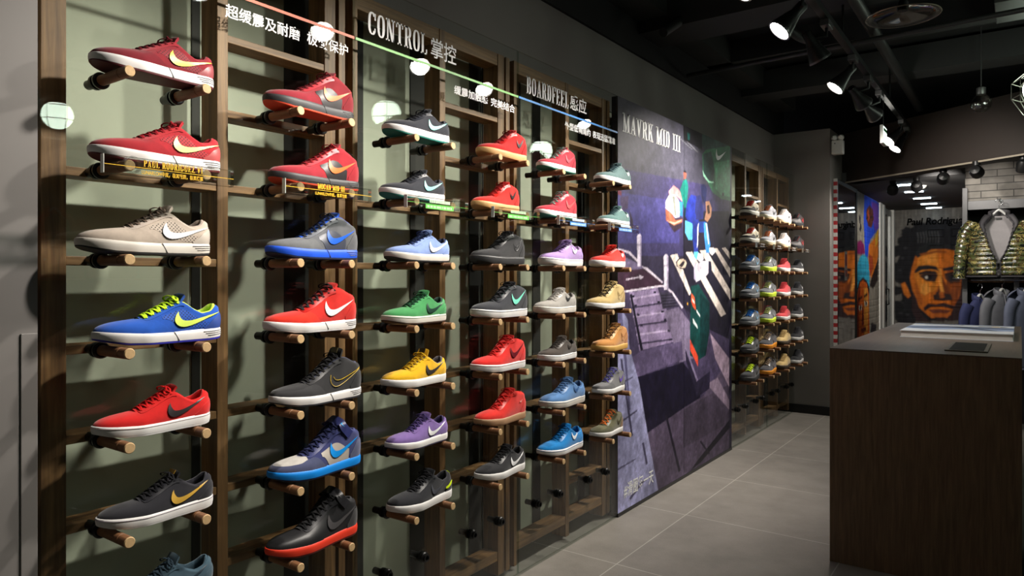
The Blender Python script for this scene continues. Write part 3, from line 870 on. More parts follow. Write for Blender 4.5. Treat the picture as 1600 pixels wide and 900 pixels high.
def brush(img, k):
    """soft brushed edges and streaky coverage of wall paint"""
    for _ in range(k):
        for ax in (0, 1): img = (np.roll(img, 1, ax) + 2 * img + np.roll(img, -1, ax)) / 4
    rng = np.random.default_rng(5); nu, nv = img.shape[:2]
    g = rng.standard_normal((nu // 3 + 2, nv // 14 + 2)); x, y = np.arange(nu) / 3, np.arange(nv) / 14
    i, j = x.astype(int), y.astype(int); fx, fy = (x - i)[:, None], (y - j)[None]
    n = (g[i][:, j] * (1 - fx) + g[i + 1][:, j] * fx) * (1 - fy) + (g[i][:, j + 1] * (1 - fx) + g[i + 1][:, j + 1] * fx) * fy
    return np.clip(img * np.exp(.16 * n[..., None]), 0, 1)

def photo_grain(img, amount, seed=3):
    """contrast and blotchy grain of a printed photograph"""
    rng = np.random.default_rng(seed)
    nu, nv = img.shape[:2]
    n = np.zeros((nu, nv))
    for k, w in ((64, .9), (24, .9), (8, 1.0), (3, .9), (1, .5)):
        g = rng.standard_normal((nu // k + 3, nv // k + 3))
        x = np.arange(nu) / k; y = np.arange(nv) / k
        i, j = x.astype(int), y.astype(int); fx, fy = (x - i)[:, None], (y - j)[None]
        n += w * ((g[i][:, j] * (1 - fx) + g[i + 1][:, j] * fx) * (1 - fy) + (g[i][:, j + 1] * (1 - fx) + g[i + 1][:, j + 1] * fx) * fy)
    lum = img.mean(-1, keepdims=True)
    img = img * (.52 + 1.0 * np.clip(lum * 2.2, 0, .62))
    return np.clip(img * np.exp(amount * n[..., None]), 0, .92)

def picture(name, img, pos, mat, parent=None):
    """pos: (nu, nv, 3) vertex positions"""
    nu, nv = img.shape[:2]
    me = bpy.data.meshes.new(name)
    me.vertices.add(nu * nv); me.vertices.foreach_set('co', np.ascontiguousarray(pos, float).ravel())
    i, j = np.meshgrid(np.arange(nu - 1), np.arange(nv - 1), indexing='ij'); a = (i * nv + j).ravel()
    q = np.stack([a, a + nv, a + nv + 1, a + 1], 1)
    me.loops.add(q.size); me.loops.foreach_set('vertex_index', q.ravel().astype(np.int32))
    me.polygons.add(len(q)); me.polygons.foreach_set('loop_start', np.arange(0, q.size, 4, dtype=np.int32)); me.polygons.foreach_set('loop_total', np.full(len(q), 4, np.int32))
    me.update(calc_edges=True)
    at = me.color_attributes.new('ink', 'FLOAT_COLOR', 'POINT')
    at.data.foreach_set('color', np.concatenate([img.reshape(-1, 3), np.ones((nu * nv, 1))], 1).ravel())
    me.materials.append(mat)
    return link(bpy.data.objects.new(name, me), parent)

POSTER_ART = [
 ((74, 72, 88), [(3.496,2.335),(5.346,2.34),(5.346,1.986),(3.496,1.91)]),
 ((66, 60, 104), [(3.496,1.938),(5.346,2.006),(5.346,1.496),(3.496,1.45)]),
 ((70, 66, 128), [(3.496,1.804),(4.371,1.827),(4.371,1.555),(3.496,1.521)]),
 ((40, 36, 56), [(4.436,1.769),(5.346,1.839),(5.346,0.809),(4.436,1.134)]),
 ((78, 68, 100), [(3.496,1.457),(3.804,1.389),(4.126,1.305),(4.266,1.243),(4.436,1.143),(4.547,1.044),(5.346,0.858),(5.346,-0.016),(3.496,0.005)]),
 ((112, 100, 132), [(3.496,1.467),(3.866,1.39),(3.779,1.378),(3.496,1.361)]),
 ((205, 195, 210), [(3.511,1.493),(3.653,1.479),(3.753,1.434),(3.804,1.397),(3.883,1.39),(4.116,1.301),(4.087,1.293),(3.848,1.379),(3.745,1.422),(3.637,1.468),(3.511,1.482)]),
 ((72, 46, 66), [(3.503,1.368),(3.848,1.382),(4.107,1.293),(4.107,1.281),(3.503,1.251)]),
 ((190, 180, 195), [(3.605,1.322),(3.779,1.337),(3.77,1.348),(3.839,1.333),(3.787,1.318),(3.779,1.329),(3.605,1.315)]),
 ((200, 190, 205), [(3.496,1.251),(4.049,1.282),(4.126,1.285),(4.266,1.239),(4.436,1.134),(4.414,1.126),(4.246,1.231),(4.107,1.273),(3.496,1.241)]),
 ((134, 118, 152), [(3.645,1.245),(4.03,1.266),(4.371,0.919),(3.779,0.902)]),
 ((165, 150, 180), [(3.653,1.212),(4.059,1.234),(4.063,1.224),(3.657,1.203)]),
 ((60, 52, 80), [(3.674,1.16),(4.109,1.177),(4.113,1.167),(3.678,1.151)]),
 ((165, 150, 180), [(3.694,1.108),(4.159,1.119),(4.164,1.109),(3.699,1.099)]),
 ((60, 52, 80), [(3.715,1.055),(4.211,1.06),(4.216,1.05),(3.719,1.046)]),
 ((165, 150, 180), [(3.736,1.002),(4.264,1),(4.269,0.99),(3.74,0.992)]),
 ((60, 52, 80), [(3.757,0.948),(4.318,0.939),(4.323,0.928),(3.762,0.939)]),
 ((40, 34, 60), [(3.678,1.23),(3.711,1.229),(3.711,1.216),(3.678,1.217)]),
 ((40, 34, 60), [(3.974,1.247),(4.011,1.247),(4.011,1.233),(3.974,1.234)]),
 ((40, 34, 60), [(3.711,1.174),(3.745,1.173),(3.745,1.16),(3.711,1.161)]),
 ((40, 34, 60), [(4.03,1.187),(4.068,1.186),(4.068,1.173),(4.03,1.174)]),
 ((40, 34, 60), [(3.745,1.121),(3.779,1.119),(3.779,1.106),(3.745,1.108)]),
 ((40, 34, 60), [(4.087,1.126),(4.126,1.125),(4.126,1.111),(4.087,1.112)]),
 ((40, 34, 60), [(3.787,1.055),(3.822,1.053),(3.822,1.04),(3.787,1.042)]),
 ((40, 34, 60), [(4.126,1.073),(4.165,1.071),(4.165,1.057),(4.126,1.059)]),
 ((40, 34, 60), [(4.185,1.001),(4.226,0.999),(4.226,0.984),(4.185,0.987)]),
 ((72, 66, 88), [(4.059,1.238),(4.246,1.235),(4.35,1.145),(4.107,1.133)]),
 ((40, 36, 54), [(4.078,1.222),(4.266,1.222),(4.266,1.216),(4.078,1.216)]),
 ((40, 36, 54), [(4.089,1.204),(4.287,1.204),(4.287,1.198),(4.089,1.198)]),
 ((40, 36, 54), [(4.101,1.186),(4.308,1.187),(4.308,1.18),(4.101,1.18)]),
 ((40, 36, 54), [(4.112,1.168),(4.329,1.169),(4.329,1.162),(4.112,1.162)]),
 ((40, 36, 54), [(4.124,1.15),(4.35,1.15),(4.35,1.144),(4.124,1.144)]),
 ((122, 110, 138), [(4.126,1.121),(4.36,1.137),(4.57,1.021),(4.616,0.779),(4.371,0.776)]),
 ((30, 26, 46), [(3.653,1.234),(3.678,1.237),(3.83,0.897),(3.796,0.896)]),
 ((96, 84, 118), [(3.804,0.9),(4.414,0.911),(4.436,0.787),(3.694,0.747),(3.662,0.868)]),
 ((30, 25, 50), [(3.678,0.748),(4.436,0.77),(4.746,0.588),(4.746,0.49),(4.436,0.465),(3.892,0.401)]),
 ((92, 80, 104), [(3.892,0.401),(4.436,0.465),(4.808,0.499),(5.346,0.71),(5.346,-0.016),(4.03,-0.001)]),
 ((78, 68, 88), [(4.436,0.457),(5.346,0.514),(5.346,0.22),(4.436,0.202)]),
 ((32, 28, 46), [(4.57,0.024),(4.686,0.065),(5.361,0.242),(5.361,0.178),(4.759,0.041)]),
 ((40, 34, 54), [(4.146,0.461),(4.175,0.464),(4.393,0.064),(4.36,0.058)]),
 ((44, 38, 58), [(4.734,0.188),(4.759,0.193),(4.934,0.068),(4.908,0.064)]),
 ((150, 130, 150), [(4.934,0.933),(5.346,0.71),(5.346,0.49),(5.039,0.739)]),
 ((128, 112, 132), [(4.87,0.573),(5.093,0.593),(5.346,0.392),(5.346,0.318)]),
 ((138, 138, 174), [(3.496,1.202),(3.629,1.089),(3.645,0.942),(3.779,0.707),(3.883,0.418),(4.049,-0.002),(3.496,0.012)]),
 ((95, 92, 130), [(3.496,1.202),(3.55,1.165),(3.613,0.872),(3.662,0.574),(3.645,0.57),(3.581,0.875),(3.496,1.096)]),
 ((72, 68, 98), [(3.519,0.525),(3.745,0.562),(3.753,0.553),(3.519,0.514)]),
 ((72, 68, 98), [(3.503,0.74),(3.694,0.761),(3.694,0.754),(3.503,0.73)]),
 ((72, 68, 98), [(3.534,0.879),(3.558,0.877),(3.694,0.422),(3.67,0.419)]),
 ((72, 68, 98), [(3.813,0.355),(3.839,0.354),(3.892,0.217),(3.866,0.215)]),
 ((72, 68, 98), [(3.645,0.073),(3.813,0.129),(3.937,0.138),(3.813,0.113),(3.662,0.058)]),
 ((72, 68, 98), [(3.503,0.272),(3.728,0.282),(3.728,0.275),(3.503,0.262)]),
 ((206, 192, 184), [(4.223,1.472),(4.338,1.484),(4.583,1.226),(4.545,1.209)]),
 ((206, 192, 184), [(4.482,1.498),(4.595,1.506),(5.276,1.054),(5.163,1.038)]),
 ((206, 192, 184), [(4.734,1.518),(4.863,1.526),(5.369,1.234),(5.369,1.157)]),
 ((206, 192, 184), [(5.007,1.541),(5.081,1.547),(5.369,1.398),(5.369,1.33)]),
 ((206, 192, 184), [(5.181,1.55),(5.256,1.558),(5.369,1.518),(5.369,1.469)]),
 ((50, 44, 60), [(4.315,1.433),(4.362,1.454),(4.433,1.462),(4.495,1.451),(4.522,1.425),(4.507,1.399),(4.458,1.384),(4.385,1.388),(4.326,1.404)]),
 ((200, 180, 160), [(4.338,1.432),(4.373,1.448),(4.433,1.454),(4.482,1.444),(4.5,1.425),(4.477,1.398),(4.446,1.393),(4.362,1.397),(4.331,1.415)]),
 ((60, 50, 60), [(4.362,1.406),(4.433,1.44),(4.47,1.436),(4.421,1.398)]),
 ((206, 198, 214), [(3.745,1.571),(3.762,1.583),(3.787,1.585),(3.804,1.574),(3.804,1.397),(3.753,1.396)]),
 ((150, 140, 165), [(3.783,1.581),(3.804,1.574),(3.804,1.397),(3.787,1.397)]),
 ((120, 112, 135), [(3.745,1.523),(3.804,1.525),(3.804,1.52),(3.745,1.517)]),
 ((206, 198, 214), [(4.121,1.461),(4.141,1.474),(4.175,1.475),(4.195,1.463),(4.195,1.252),(4.131,1.253)]),
 ((150, 140, 165), [(4.17,1.47),(4.195,1.463),(4.195,1.252),(4.175,1.252)]),
 ((120, 112, 135), [(4.121,1.409),(4.195,1.41),(4.195,1.404),(4.121,1.403)]),
 ((60, 44, 60), [(4.21,1.663),(4.287,1.621),(4.407,1.659),(4.427,1.724),(4.172,1.706)]),
 ((168, 116, 116), [(4.2,1.877),(4.277,1.923),(4.356,1.908),(4.427,1.868),(4.423,1.831),(4.326,1.858),(4.21,1.847)]),
 ((186, 186, 180), [(4.153,1.808),(4.2,1.85),(4.287,1.866),(4.356,1.837),(4.382,1.8),(4.376,1.728),(4.306,1.716),(4.229,1.749),(4.15,1.766)]),
 ((110, 112, 104), [(4.258,1.852),(4.297,1.855),(4.326,1.733),(4.297,1.727)]),
 ((150, 88, 66), [(4.15,1.762),(4.248,1.742),(4.306,1.7),(4.427,1.716),(4.417,1.695),(4.287,1.664),(4.157,1.69)]),
 ((210, 150, 130), [(4.163,1.69),(4.287,1.683),(4.407,1.71),(4.407,1.703),(4.287,1.671)]),
 ((40, 110, 170), [(4.37,1.827),(4.427,1.828),(4.427,1.732),(4.382,1.737)]),
 ((18, 118, 108), [(4.437,1.972),(4.5,1.988),(4.528,1.942),(4.511,1.851),(4.5,1.794),(4.452,1.79),(4.382,1.903)]),
 ((140, 78, 66), [(4.44,2.029),(4.473,2.037),(4.498,2.024),(4.489,1.99),(4.444,1.983)]),
 ((28, 24, 34), [(4.44,2.03),(4.469,2.045),(4.494,2.035),(4.489,2.027)]),
 ((20, 60, 80), [(4.452,1.79),(4.5,1.798),(4.479,1.735),(4.456,1.734)]),
 ((36, 52, 156), [(4.575,1.89),(4.667,1.89),(4.68,1.783),(4.645,1.689),(4.532,1.698),(4.479,1.735),(4.5,1.826)]),
 ((42, 48, 112), [(4.667,1.89),(4.753,1.906),(4.811,1.801),(4.799,1.741),(4.68,1.725),(4.645,1.78)]),
 ((34, 40, 92), [(4.753,1.974),(4.823,1.99),(4.875,1.965),(4.846,1.855),(4.781,1.867)]),
 ((84, 172, 226), [(4.473,1.711),(4.596,1.698),(4.629,1.638),(4.596,1.587),(4.532,1.583),(4.473,1.63)]),
 ((158, 116, 92), [(4.846,1.868),(4.918,1.879),(4.972,1.831),(4.954,1.769),(4.882,1.725),(4.823,1.742),(4.858,1.796)]),
 ((70, 48, 44), [(4.87,1.84),(4.918,1.853),(4.937,1.794),(4.894,1.782)]),
 ((36, 52, 140), [(4.607,1.736),(4.719,1.727),(4.696,1.609),(4.707,1.509),(4.629,1.506),(4.601,1.604)]),
 ((214, 204, 214), [(4.689,1.675),(4.716,1.71),(4.703,1.559),(4.685,1.533)]),
 ((30, 60, 140), [(4.719,1.719),(4.846,1.727),(4.834,1.649),(4.719,1.643)]),
 ((52, 120, 200), [(4.811,1.72),(4.875,1.72),(4.942,1.568),(4.918,1.506),(4.858,1.504),(4.823,1.614)]),
 ((196, 214, 236), [(4.846,1.718),(4.875,1.711),(4.918,1.575),(4.899,1.566)]),
 ((80, 160, 220), [(4.629,1.506),(4.707,1.509),(4.73,1.476),(4.674,1.453),(4.629,1.473)]),
 ((232, 226, 232), [(4.707,1.5),(4.788,1.494),(4.811,1.46),(4.741,1.438),(4.685,1.458)]),
 ((232, 226, 232), [(4.918,1.541),(5.004,1.548),(5.041,1.518),(4.979,1.49),(4.93,1.506)]),
 ((150, 144, 166), [(4.626,1.4),(4.673,1.445),(4.673,1.302),(4.626,1.322)]),
 ((176, 170, 182), [(4.665,1.415),(4.78,1.447),(4.906,1.452),(4.906,1.362),(4.849,1.337),(4.665,1.298)]),
 ((34, 32, 60), [(4.906,1.452),(4.957,1.445),(4.969,1.394),(4.94,1.352),(4.906,1.352)]),
 ((18, 74, 72), [(4.578,1.272),(4.713,1.283),(4.928,1.148),(4.92,0.934),(4.849,0.777),(4.713,0.76),(4.557,0.803),(4.557,0.976)]),
 ((12, 54, 56), [(4.74,1.223),(4.928,1.148),(4.92,0.934),(4.849,0.777),(4.74,0.767)]),
 ((222, 80, 48), [(4.583,1.226),(4.639,1.195),(4.665,1.105),(4.608,1.133),(4.578,1.168)]),
 ((222, 214, 206), [(4.593,1.192),(4.639,1.166),(4.644,1.147),(4.603,1.167)]),
 ((196, 206, 206), [(4.608,1.056),(4.692,0.998),(4.697,0.976),(4.613,1.021)]),
 ((196, 206, 206), [(4.673,1.111),(4.74,1.069),(4.74,1.054),(4.679,1.092)]),
 ((210, 70, 46), [(4.559,0.913),(4.704,0.784),(4.704,0.713),(4.559,0.843)]),
 ((46, 40, 66), [(4.475,0.858),(4.679,0.614),(4.934,0.657),(4.925,0.535),(4.679,0.504),(4.65,0.57),(4.487,0.774)]),
 ((120, 108, 140), [(4.475,0.858),(4.507,0.848),(4.704,0.623),(4.679,0.611)]),
 ((240, 160, 40), [(4.507,1.165),(4.522,1.16),(4.522,1.146),(4.507,1.149)]),
 ((48, 84, 76), [(4.78,2.349),(5.369,2.344),(5.369,2.3),(4.849,2.225),(4.78,2.255)]),
 ((58, 128, 90), [(4.849,2.235),(5.369,2.344),(5.369,1.92),(5.172,1.916),(4.992,1.946),(4.877,2.016),(4.794,2.087),(4.789,2.196)]),
 ((76, 160, 112), [(5.021,2.167),(5.369,2.235),(5.369,1.95),(5.172,1.943),(5.051,1.983)]),
 ((54, 84, 80), [(4.8,2.198),(4.963,2.241),(5.027,2.105),(4.992,2.029),(4.877,2.026),(4.808,2.078)]),
 ((150, 210, 180), [(4.789,2.086),(4.822,2.06),(4.92,2.021),(5.015,2.026),(5.015,2.018),(4.911,2.008),(4.805,2.043)]),
 ((60, 62, 72), [(4.608,2.267),(4.624,2.272),(4.778,2.204),(4.756,2.199)]),
 ((120, 120, 128), [(4.385,2.239),(4.4,2.242),(4.608,2.201),(4.593,2.199)]),
 ((120, 120, 128), [(4.47,2.245),(4.487,2.248),(4.713,2.199),(4.686,2.195)]),
 ((26, 24, 32), [(4.433,2.348),(4.78,2.349),(4.78,2.225),(4.446,2.242)]),
 ((24, 90, 88), [(4.507,2.299),(4.557,2.302),(4.552,2.254),(4.522,2.254)]),
 ((36, 34, 44), [(5.187,1.965),(5.228,1.964),(5.222,1.942),(5.191,1.944)]),
 ((120, 30, 60), [(3.503,1.815),(3.55,1.813),(3.55,1.788),(3.503,1.79)]),
 ((76, 58, 100), [(3.534,1.779),(3.637,1.796),(3.629,1.722),(3.55,1.702)]),
 ((52, 40, 64), [(3.645,1.724),(3.694,1.657),(3.694,1.584),(3.662,1.637)]),
]
PORTRAIT_ART = [
 ((28, 28, 32), [(0.361,1.264),(0.335,1.462),(0.422,1.658),(0.335,1.61),(0.379,1.758),(0.444,1.855),(0.444,1.928),(0.509,1.975),(0.53,2.023),(0.658,2.091),(0.825,2.108),(0.989,2.076),(1.15,2.069),(1.308,2.039),(1.308,0.66),(1.11,0.747),(0.615,0.705),(0.509,0.774),(0.357,0.72),(0.335,0.893),(0.444,1.018),(0.422,1.24)]),
 ((26, 28, 30), [(0.335,0.868),(0.444,0.969),(0.552,0.8),(0.637,0.73),(0.573,0.679),(0.4,0.672)]),
 ((204, 108, 30), [(0.615,1.655),(0.804,1.747),(0.908,1.745),(0.989,1.743),(1.15,1.703),(1.17,1.456),(1.15,1.125),(1.09,0.888),(0.989,0.766),(0.804,0.76),(0.658,0.901),(0.573,1.143),(0.541,1.314),(0.562,1.46)]),
 ((226, 136, 44), [(0.658,1.654),(0.866,1.734),(0.897,1.458),(0.877,1.17),(0.804,1.121),(0.658,1.168),(0.594,1.362)]),
 ((150, 74, 26), [(0.989,1.457),(1.16,1.503),(1.15,1.125),(1.07,0.887),(0.989,1.123)]),
 ((120, 58, 26), [(0.928,1.362),(0.989,1.219),(1.04,1.077),(0.989,1.016),(0.866,1.038),(0.877,1.146)]),
 ((206, 112, 34), [(0.427,1.24),(0.476,1.264),(0.519,1.167),(0.552,1.069),(0.519,1.032),(0.466,1.092)]),
 ((34, 34, 38), [(0.598,1.423),(0.647,1.496),(0.763,1.507),(0.866,1.487),(0.897,1.422),(0.804,1.446),(0.679,1.435),(0.605,1.387)]),
 ((34, 34, 38), [(0.938,1.457),(1.07,1.492),(1.17,1.491),(1.17,1.444),(1.07,1.433),(0.949,1.421)]),
 ((60, 40, 34), [(0.658,1.35),(0.742,1.41),(0.846,1.41),(0.887,1.362),(0.846,1.266),(0.742,1.278)]),
 ((44, 38, 44), [(0.71,1.362),(0.846,1.367),(0.825,1.302),(0.742,1.294)]),
 ((150, 120, 100), [(0.721,1.333),(0.759,1.348),(0.754,1.309)]),
 ((70, 44, 34), [(0.959,1.386),(1.15,1.432),(1.15,1.267),(1.03,1.243),(0.969,1.314)]),
 ((40, 34, 40), [(0.999,1.362),(1.13,1.38),(1.11,1.291),(1.02,1.278)]),
 ((46, 34, 34), [(0.825,1.085),(0.908,1.11),(1.05,1.1),(1.07,1.018),(0.949,1.004),(0.835,1.013)]),
 ((48, 34, 36), [(0.71,0.902),(0.763,0.964),(0.866,0.954),(0.949,0.98),(1.09,0.935),(1.07,0.887),(0.949,0.92),(0.804,0.916),(0.721,0.854)]),
 ((110, 56, 40), [(0.763,0.879),(0.908,0.888),(1.05,0.875),(0.969,0.813),(0.825,0.821)]),
 ((52, 36, 38), [(0.573,1.143),(0.626,1.022),(0.658,0.876),(0.721,0.757),(0.825,0.7),(0.615,0.705),(0.562,0.874)]),
 ((52, 36, 38), [(1.07,0.911),(1.17,1.149),(1.19,0.749),(0.989,0.719)]),
 ((56, 40, 40), [(0.846,0.773),(0.989,0.778),(0.959,0.717),(0.866,0.714)]),
 ((84, 84, 84), [(0.626,1.983),(0.635,1.995),(0.651,1.897),(0.647,1.824),(0.639,1.82),(0.641,1.897)]),
 ((84, 84, 84), [(0.662,1.982),(0.67,1.993),(0.687,1.896),(0.683,1.823),(0.675,1.819),(0.677,1.896)]),
 ((84, 84, 84), [(0.698,1.98),(0.706,1.992),(0.723,1.895),(0.719,1.822),(0.71,1.818),(0.713,1.895)]),
 ((84, 84, 84), [(0.734,1.979),(0.742,1.991),(0.759,1.893),(0.754,1.821),(0.746,1.816),(0.748,1.894)]),
 ((84, 84, 84), [(0.769,1.978),(0.777,1.989),(0.794,1.892),(0.79,1.82),(0.782,1.815),(0.784,1.893)]),
 ((84, 84, 84), [(0.804,1.976),(0.813,1.988),(0.829,1.891),(0.825,1.819),(0.817,1.814),(0.819,1.891)]),
 ((84, 84, 84), [(0.84,1.975),(0.848,1.987),(0.864,1.89),(0.86,1.818),(0.852,1.813),(0.854,1.89)]),
 ((84, 84, 84), [(0.875,1.973),(0.883,1.985),(0.899,1.889),(0.895,1.817),(0.887,1.812),(0.889,1.889)]),
 ((36, 38, 40), [(0.605,1.655),(0.658,1.775),(0.804,1.82),(0.989,1.79),(1.229,1.737),(1.229,1.666),(0.989,1.724),(0.804,1.728),(0.637,1.606)]),
 ((27, 27, 31), [(0.463,1.719),(0.456,1.689),(0.435,1.661),(0.406,1.639),(0.373,1.656),(0.342,1.659),(0.325,1.688),(0.313,1.722),(0.325,1.758),(0.341,1.779),(0.374,1.79),(0.407,1.802),(0.433,1.773),(0.46,1.752)]),
 ((27, 27, 31), [(0.447,1.461),(0.425,1.431),(0.415,1.393),(0.377,1.384),(0.342,1.39),(0.316,1.392),(0.284,1.43),(0.288,1.462),(0.285,1.501),(0.315,1.518),(0.343,1.544),(0.378,1.543),(0.413,1.517),(0.428,1.499)]),
 ((27, 27, 31), [(0.518,1.338),(0.492,1.302),(0.482,1.261),(0.439,1.261),(0.401,1.249),(0.374,1.264),(0.334,1.304),(0.345,1.338),(0.334,1.377),(0.374,1.401),(0.401,1.435),(0.439,1.419),(0.483,1.405),(0.491,1.38)]),
 ((27, 27, 31), [(0.445,1.141),(0.436,1.11),(0.421,1.088),(0.393,1.083),(0.364,1.068),(0.339,1.09),(0.317,1.113),(0.316,1.14),(0.316,1.166),(0.34,1.193),(0.363,1.211),(0.392,1.198),(0.422,1.197),(0.433,1.17)]),
 ((27, 27, 31), [(0.443,0.92),(0.449,0.879),(0.415,0.859),(0.388,0.837),(0.351,0.827),(0.312,0.858),(0.298,0.877),(0.279,0.916),(0.297,0.949),(0.313,0.99),(0.35,0.997),(0.387,0.996),(0.417,0.993),(0.445,0.953)]),
 ((27, 27, 31), [(0.52,0.75),(0.531,0.71),(0.491,0.688),(0.465,0.654),(0.427,0.661),(0.383,0.682),(0.375,0.702),(0.346,0.744),(0.375,0.783),(0.383,0.822),(0.427,0.824),(0.465,0.839),(0.491,0.822),(0.531,0.785)]),
 ((27, 27, 31), [(0.615,0.729),(0.613,0.697),(0.587,0.669),(0.559,0.641),(0.525,0.657),(0.49,0.661),(0.475,0.687),(0.458,0.724),(0.476,0.762),(0.489,0.787),(0.525,0.796),(0.559,0.814),(0.585,0.786),(0.616,0.763)]),
 ((27, 27, 31), [(0.534,1.852),(0.516,1.824),(0.504,1.79),(0.47,1.779),(0.437,1.789),(0.411,1.79),(0.385,1.825),(0.385,1.856),(0.385,1.893),(0.411,1.909),(0.438,1.93),(0.471,1.933),(0.502,1.905),(0.519,1.888)]),
 ((27, 27, 31), [(0.595,1.972),(0.57,1.941),(0.563,1.904),(0.524,1.904),(0.489,1.899),(0.466,1.909),(0.43,1.948),(0.44,1.978),(0.43,2.014),(0.466,2.032),(0.489,2.062),(0.524,2.049),(0.562,2.031),(0.57,2.011)]),
 ((27, 27, 31), [(0.737,2.044),(0.722,2.009),(0.708,1.98),(0.674,1.979),(0.64,1.964),(0.614,1.988),(0.584,2.019),(0.587,2.05),(0.583,2.082),(0.614,2.11),(0.639,2.133),(0.673,2.114),(0.71,2.11),(0.719,2.08)]),
 ((27, 27, 31), [(0.87,2.077),(0.872,2.041),(0.846,2.024),(0.821,2.01),(0.789,2),(0.758,2.03),(0.743,2.049),(0.731,2.083),(0.742,2.111),(0.759,2.145),(0.789,2.152),(0.82,2.144),(0.848,2.142),(0.868,2.107)]),
 ((27, 27, 31), [(1.05,2.074),(1.059,2.039),(1.027,2.025),(1.006,2),(0.976,2.004),(0.941,2.027),(0.934,2.043),(0.912,2.08),(0.934,2.109),(0.941,2.142),(0.976,2.141),(1.006,2.148),(1.028,2.136),(1.058,2.101)]),
 ((27, 27, 31), [(1.206,2.053),(1.208,2.025),(1.185,2.008),(1.164,1.985),(1.138,1.999),(1.11,2.007),(1.101,2.027),(1.085,2.058),(1.101,2.087),(1.109,2.108),(1.138,2.111),(1.165,2.123),(1.183,2.101),(1.21,2.078)]),
 ((52, 52, 56), [(0.474,1.608),(0.471,1.601),(0.463,1.595),(0.451,1.59),(0.437,1.594),(0.425,1.595),(0.417,1.601),(0.412,1.609),(0.418,1.617),(0.424,1.622),(0.437,1.624),(0.451,1.627),(0.462,1.621),(0.473,1.616)]),
 ((52, 52, 56), [(0.44,1.437),(0.433,1.431),(0.429,1.424),(0.417,1.422),(0.405,1.424),(0.396,1.424),(0.386,1.431),(0.387,1.437),(0.386,1.444),(0.396,1.447),(0.405,1.452),(0.417,1.452),(0.429,1.447),(0.434,1.444)]),
 ((52, 52, 56), [(0.521,1.754),(0.511,1.748),(0.508,1.74),(0.493,1.74),(0.48,1.738),(0.471,1.741),(0.457,1.749),(0.461,1.756),(0.457,1.763),(0.471,1.768),(0.48,1.774),(0.493,1.771),(0.508,1.768),(0.511,1.763)]),
 ((52, 52, 56), [(0.453,0.822),(0.449,0.814),(0.442,0.808),(0.429,0.806),(0.415,0.802),(0.404,0.807),(0.394,0.813),(0.393,0.82),(0.393,0.827),(0.404,0.834),(0.415,0.839),(0.429,0.836),(0.443,0.836),(0.448,0.829)]),
 ((52, 52, 56), [(0.532,0.8),(0.534,0.793),(0.523,0.789),(0.515,0.785),(0.503,0.783),(0.491,0.788),(0.487,0.792),(0.481,0.798),(0.487,0.804),(0.492,0.811),(0.503,0.813),(0.515,0.813),(0.524,0.812),(0.533,0.805)]),
 ((52, 52, 56), [(0.463,0.97),(0.466,0.964),(0.456,0.961),(0.449,0.956),(0.44,0.957),(0.429,0.96),(0.427,0.963),(0.42,0.969),(0.427,0.974),(0.429,0.979),(0.44,0.98),(0.449,0.982),(0.456,0.979),(0.466,0.974)]),
 ((236, 150, 60), [(0.7,1.605),(0.846,1.674),(0.866,1.554),(0.742,1.531)]),
 ((238, 156, 66), [(0.679,1.241),(0.763,1.253),(0.804,1.145),(0.721,1.072),(0.668,1.12)]),
 ((176, 92, 30), [(0.615,1.265),(0.658,1.119),(0.721,0.975),(0.679,0.926),(0.605,1.07)]),
 ((240, 160, 70), [(0.897,1.458),(0.924,1.457),(0.932,1.266),(0.959,1.123),(0.918,1.123),(0.891,1.266)]),
 ((132, 66, 28), [(1.07,1.267),(1.15,1.243),(1.13,1.031),(1.07,0.982),(1.03,1.124)]),
 ((150, 78, 30), [(0.658,1.666),(0.866,1.71),(0.989,1.7),(0.989,1.671),(0.866,1.679),(0.679,1.634)]),
 ((232, 226, 214), [(0.725,1.338),(0.754,1.355),(0.763,1.319),(0.738,1.309)]),
 ((20, 18, 22), [(0.815,1.333),(0.812,1.321),(0.804,1.309),(0.794,1.3),(0.782,1.306),(0.77,1.307),(0.764,1.319),(0.76,1.333),(0.764,1.348),(0.77,1.357),(0.782,1.362),(0.794,1.367),(0.804,1.355),(0.814,1.347)]),
 ((20, 18, 22), [(1.09,1.333),(1.088,1.322),(1.081,1.311),(1.072,1.303),(1.061,1.309),(1.051,1.31),(1.045,1.32),(1.041,1.333),(1.045,1.347),(1.05,1.355),(1.061,1.359),(1.072,1.364),(1.08,1.353),(1.089,1.345)]),
 ((140, 112, 96), [(1.094,1.347),(1.118,1.357),(1.114,1.319),(1.098,1.314)]),
 ((30, 26, 28), [(0.647,1.399),(0.742,1.43),(0.856,1.42),(0.891,1.371),(0.856,1.391),(0.742,1.401),(0.662,1.362)]),
 ((30, 26, 28), [(0.959,1.381),(1.05,1.409),(1.15,1.427),(1.15,1.404),(1.05,1.381),(0.965,1.357)]),
 ((188, 98, 36), [(0.763,0.819),(0.908,0.835),(1.05,0.825),(0.989,0.778),(0.825,0.773)]),
 ((60, 40, 36), [(0.856,1.122),(0.897,1.146),(0.908,1.039),(0.866,1.026)]),
 ((180, 92, 34), [(0.897,1.122),(0.949,1.135),(0.965,1.052),(0.908,1.039)]),
]
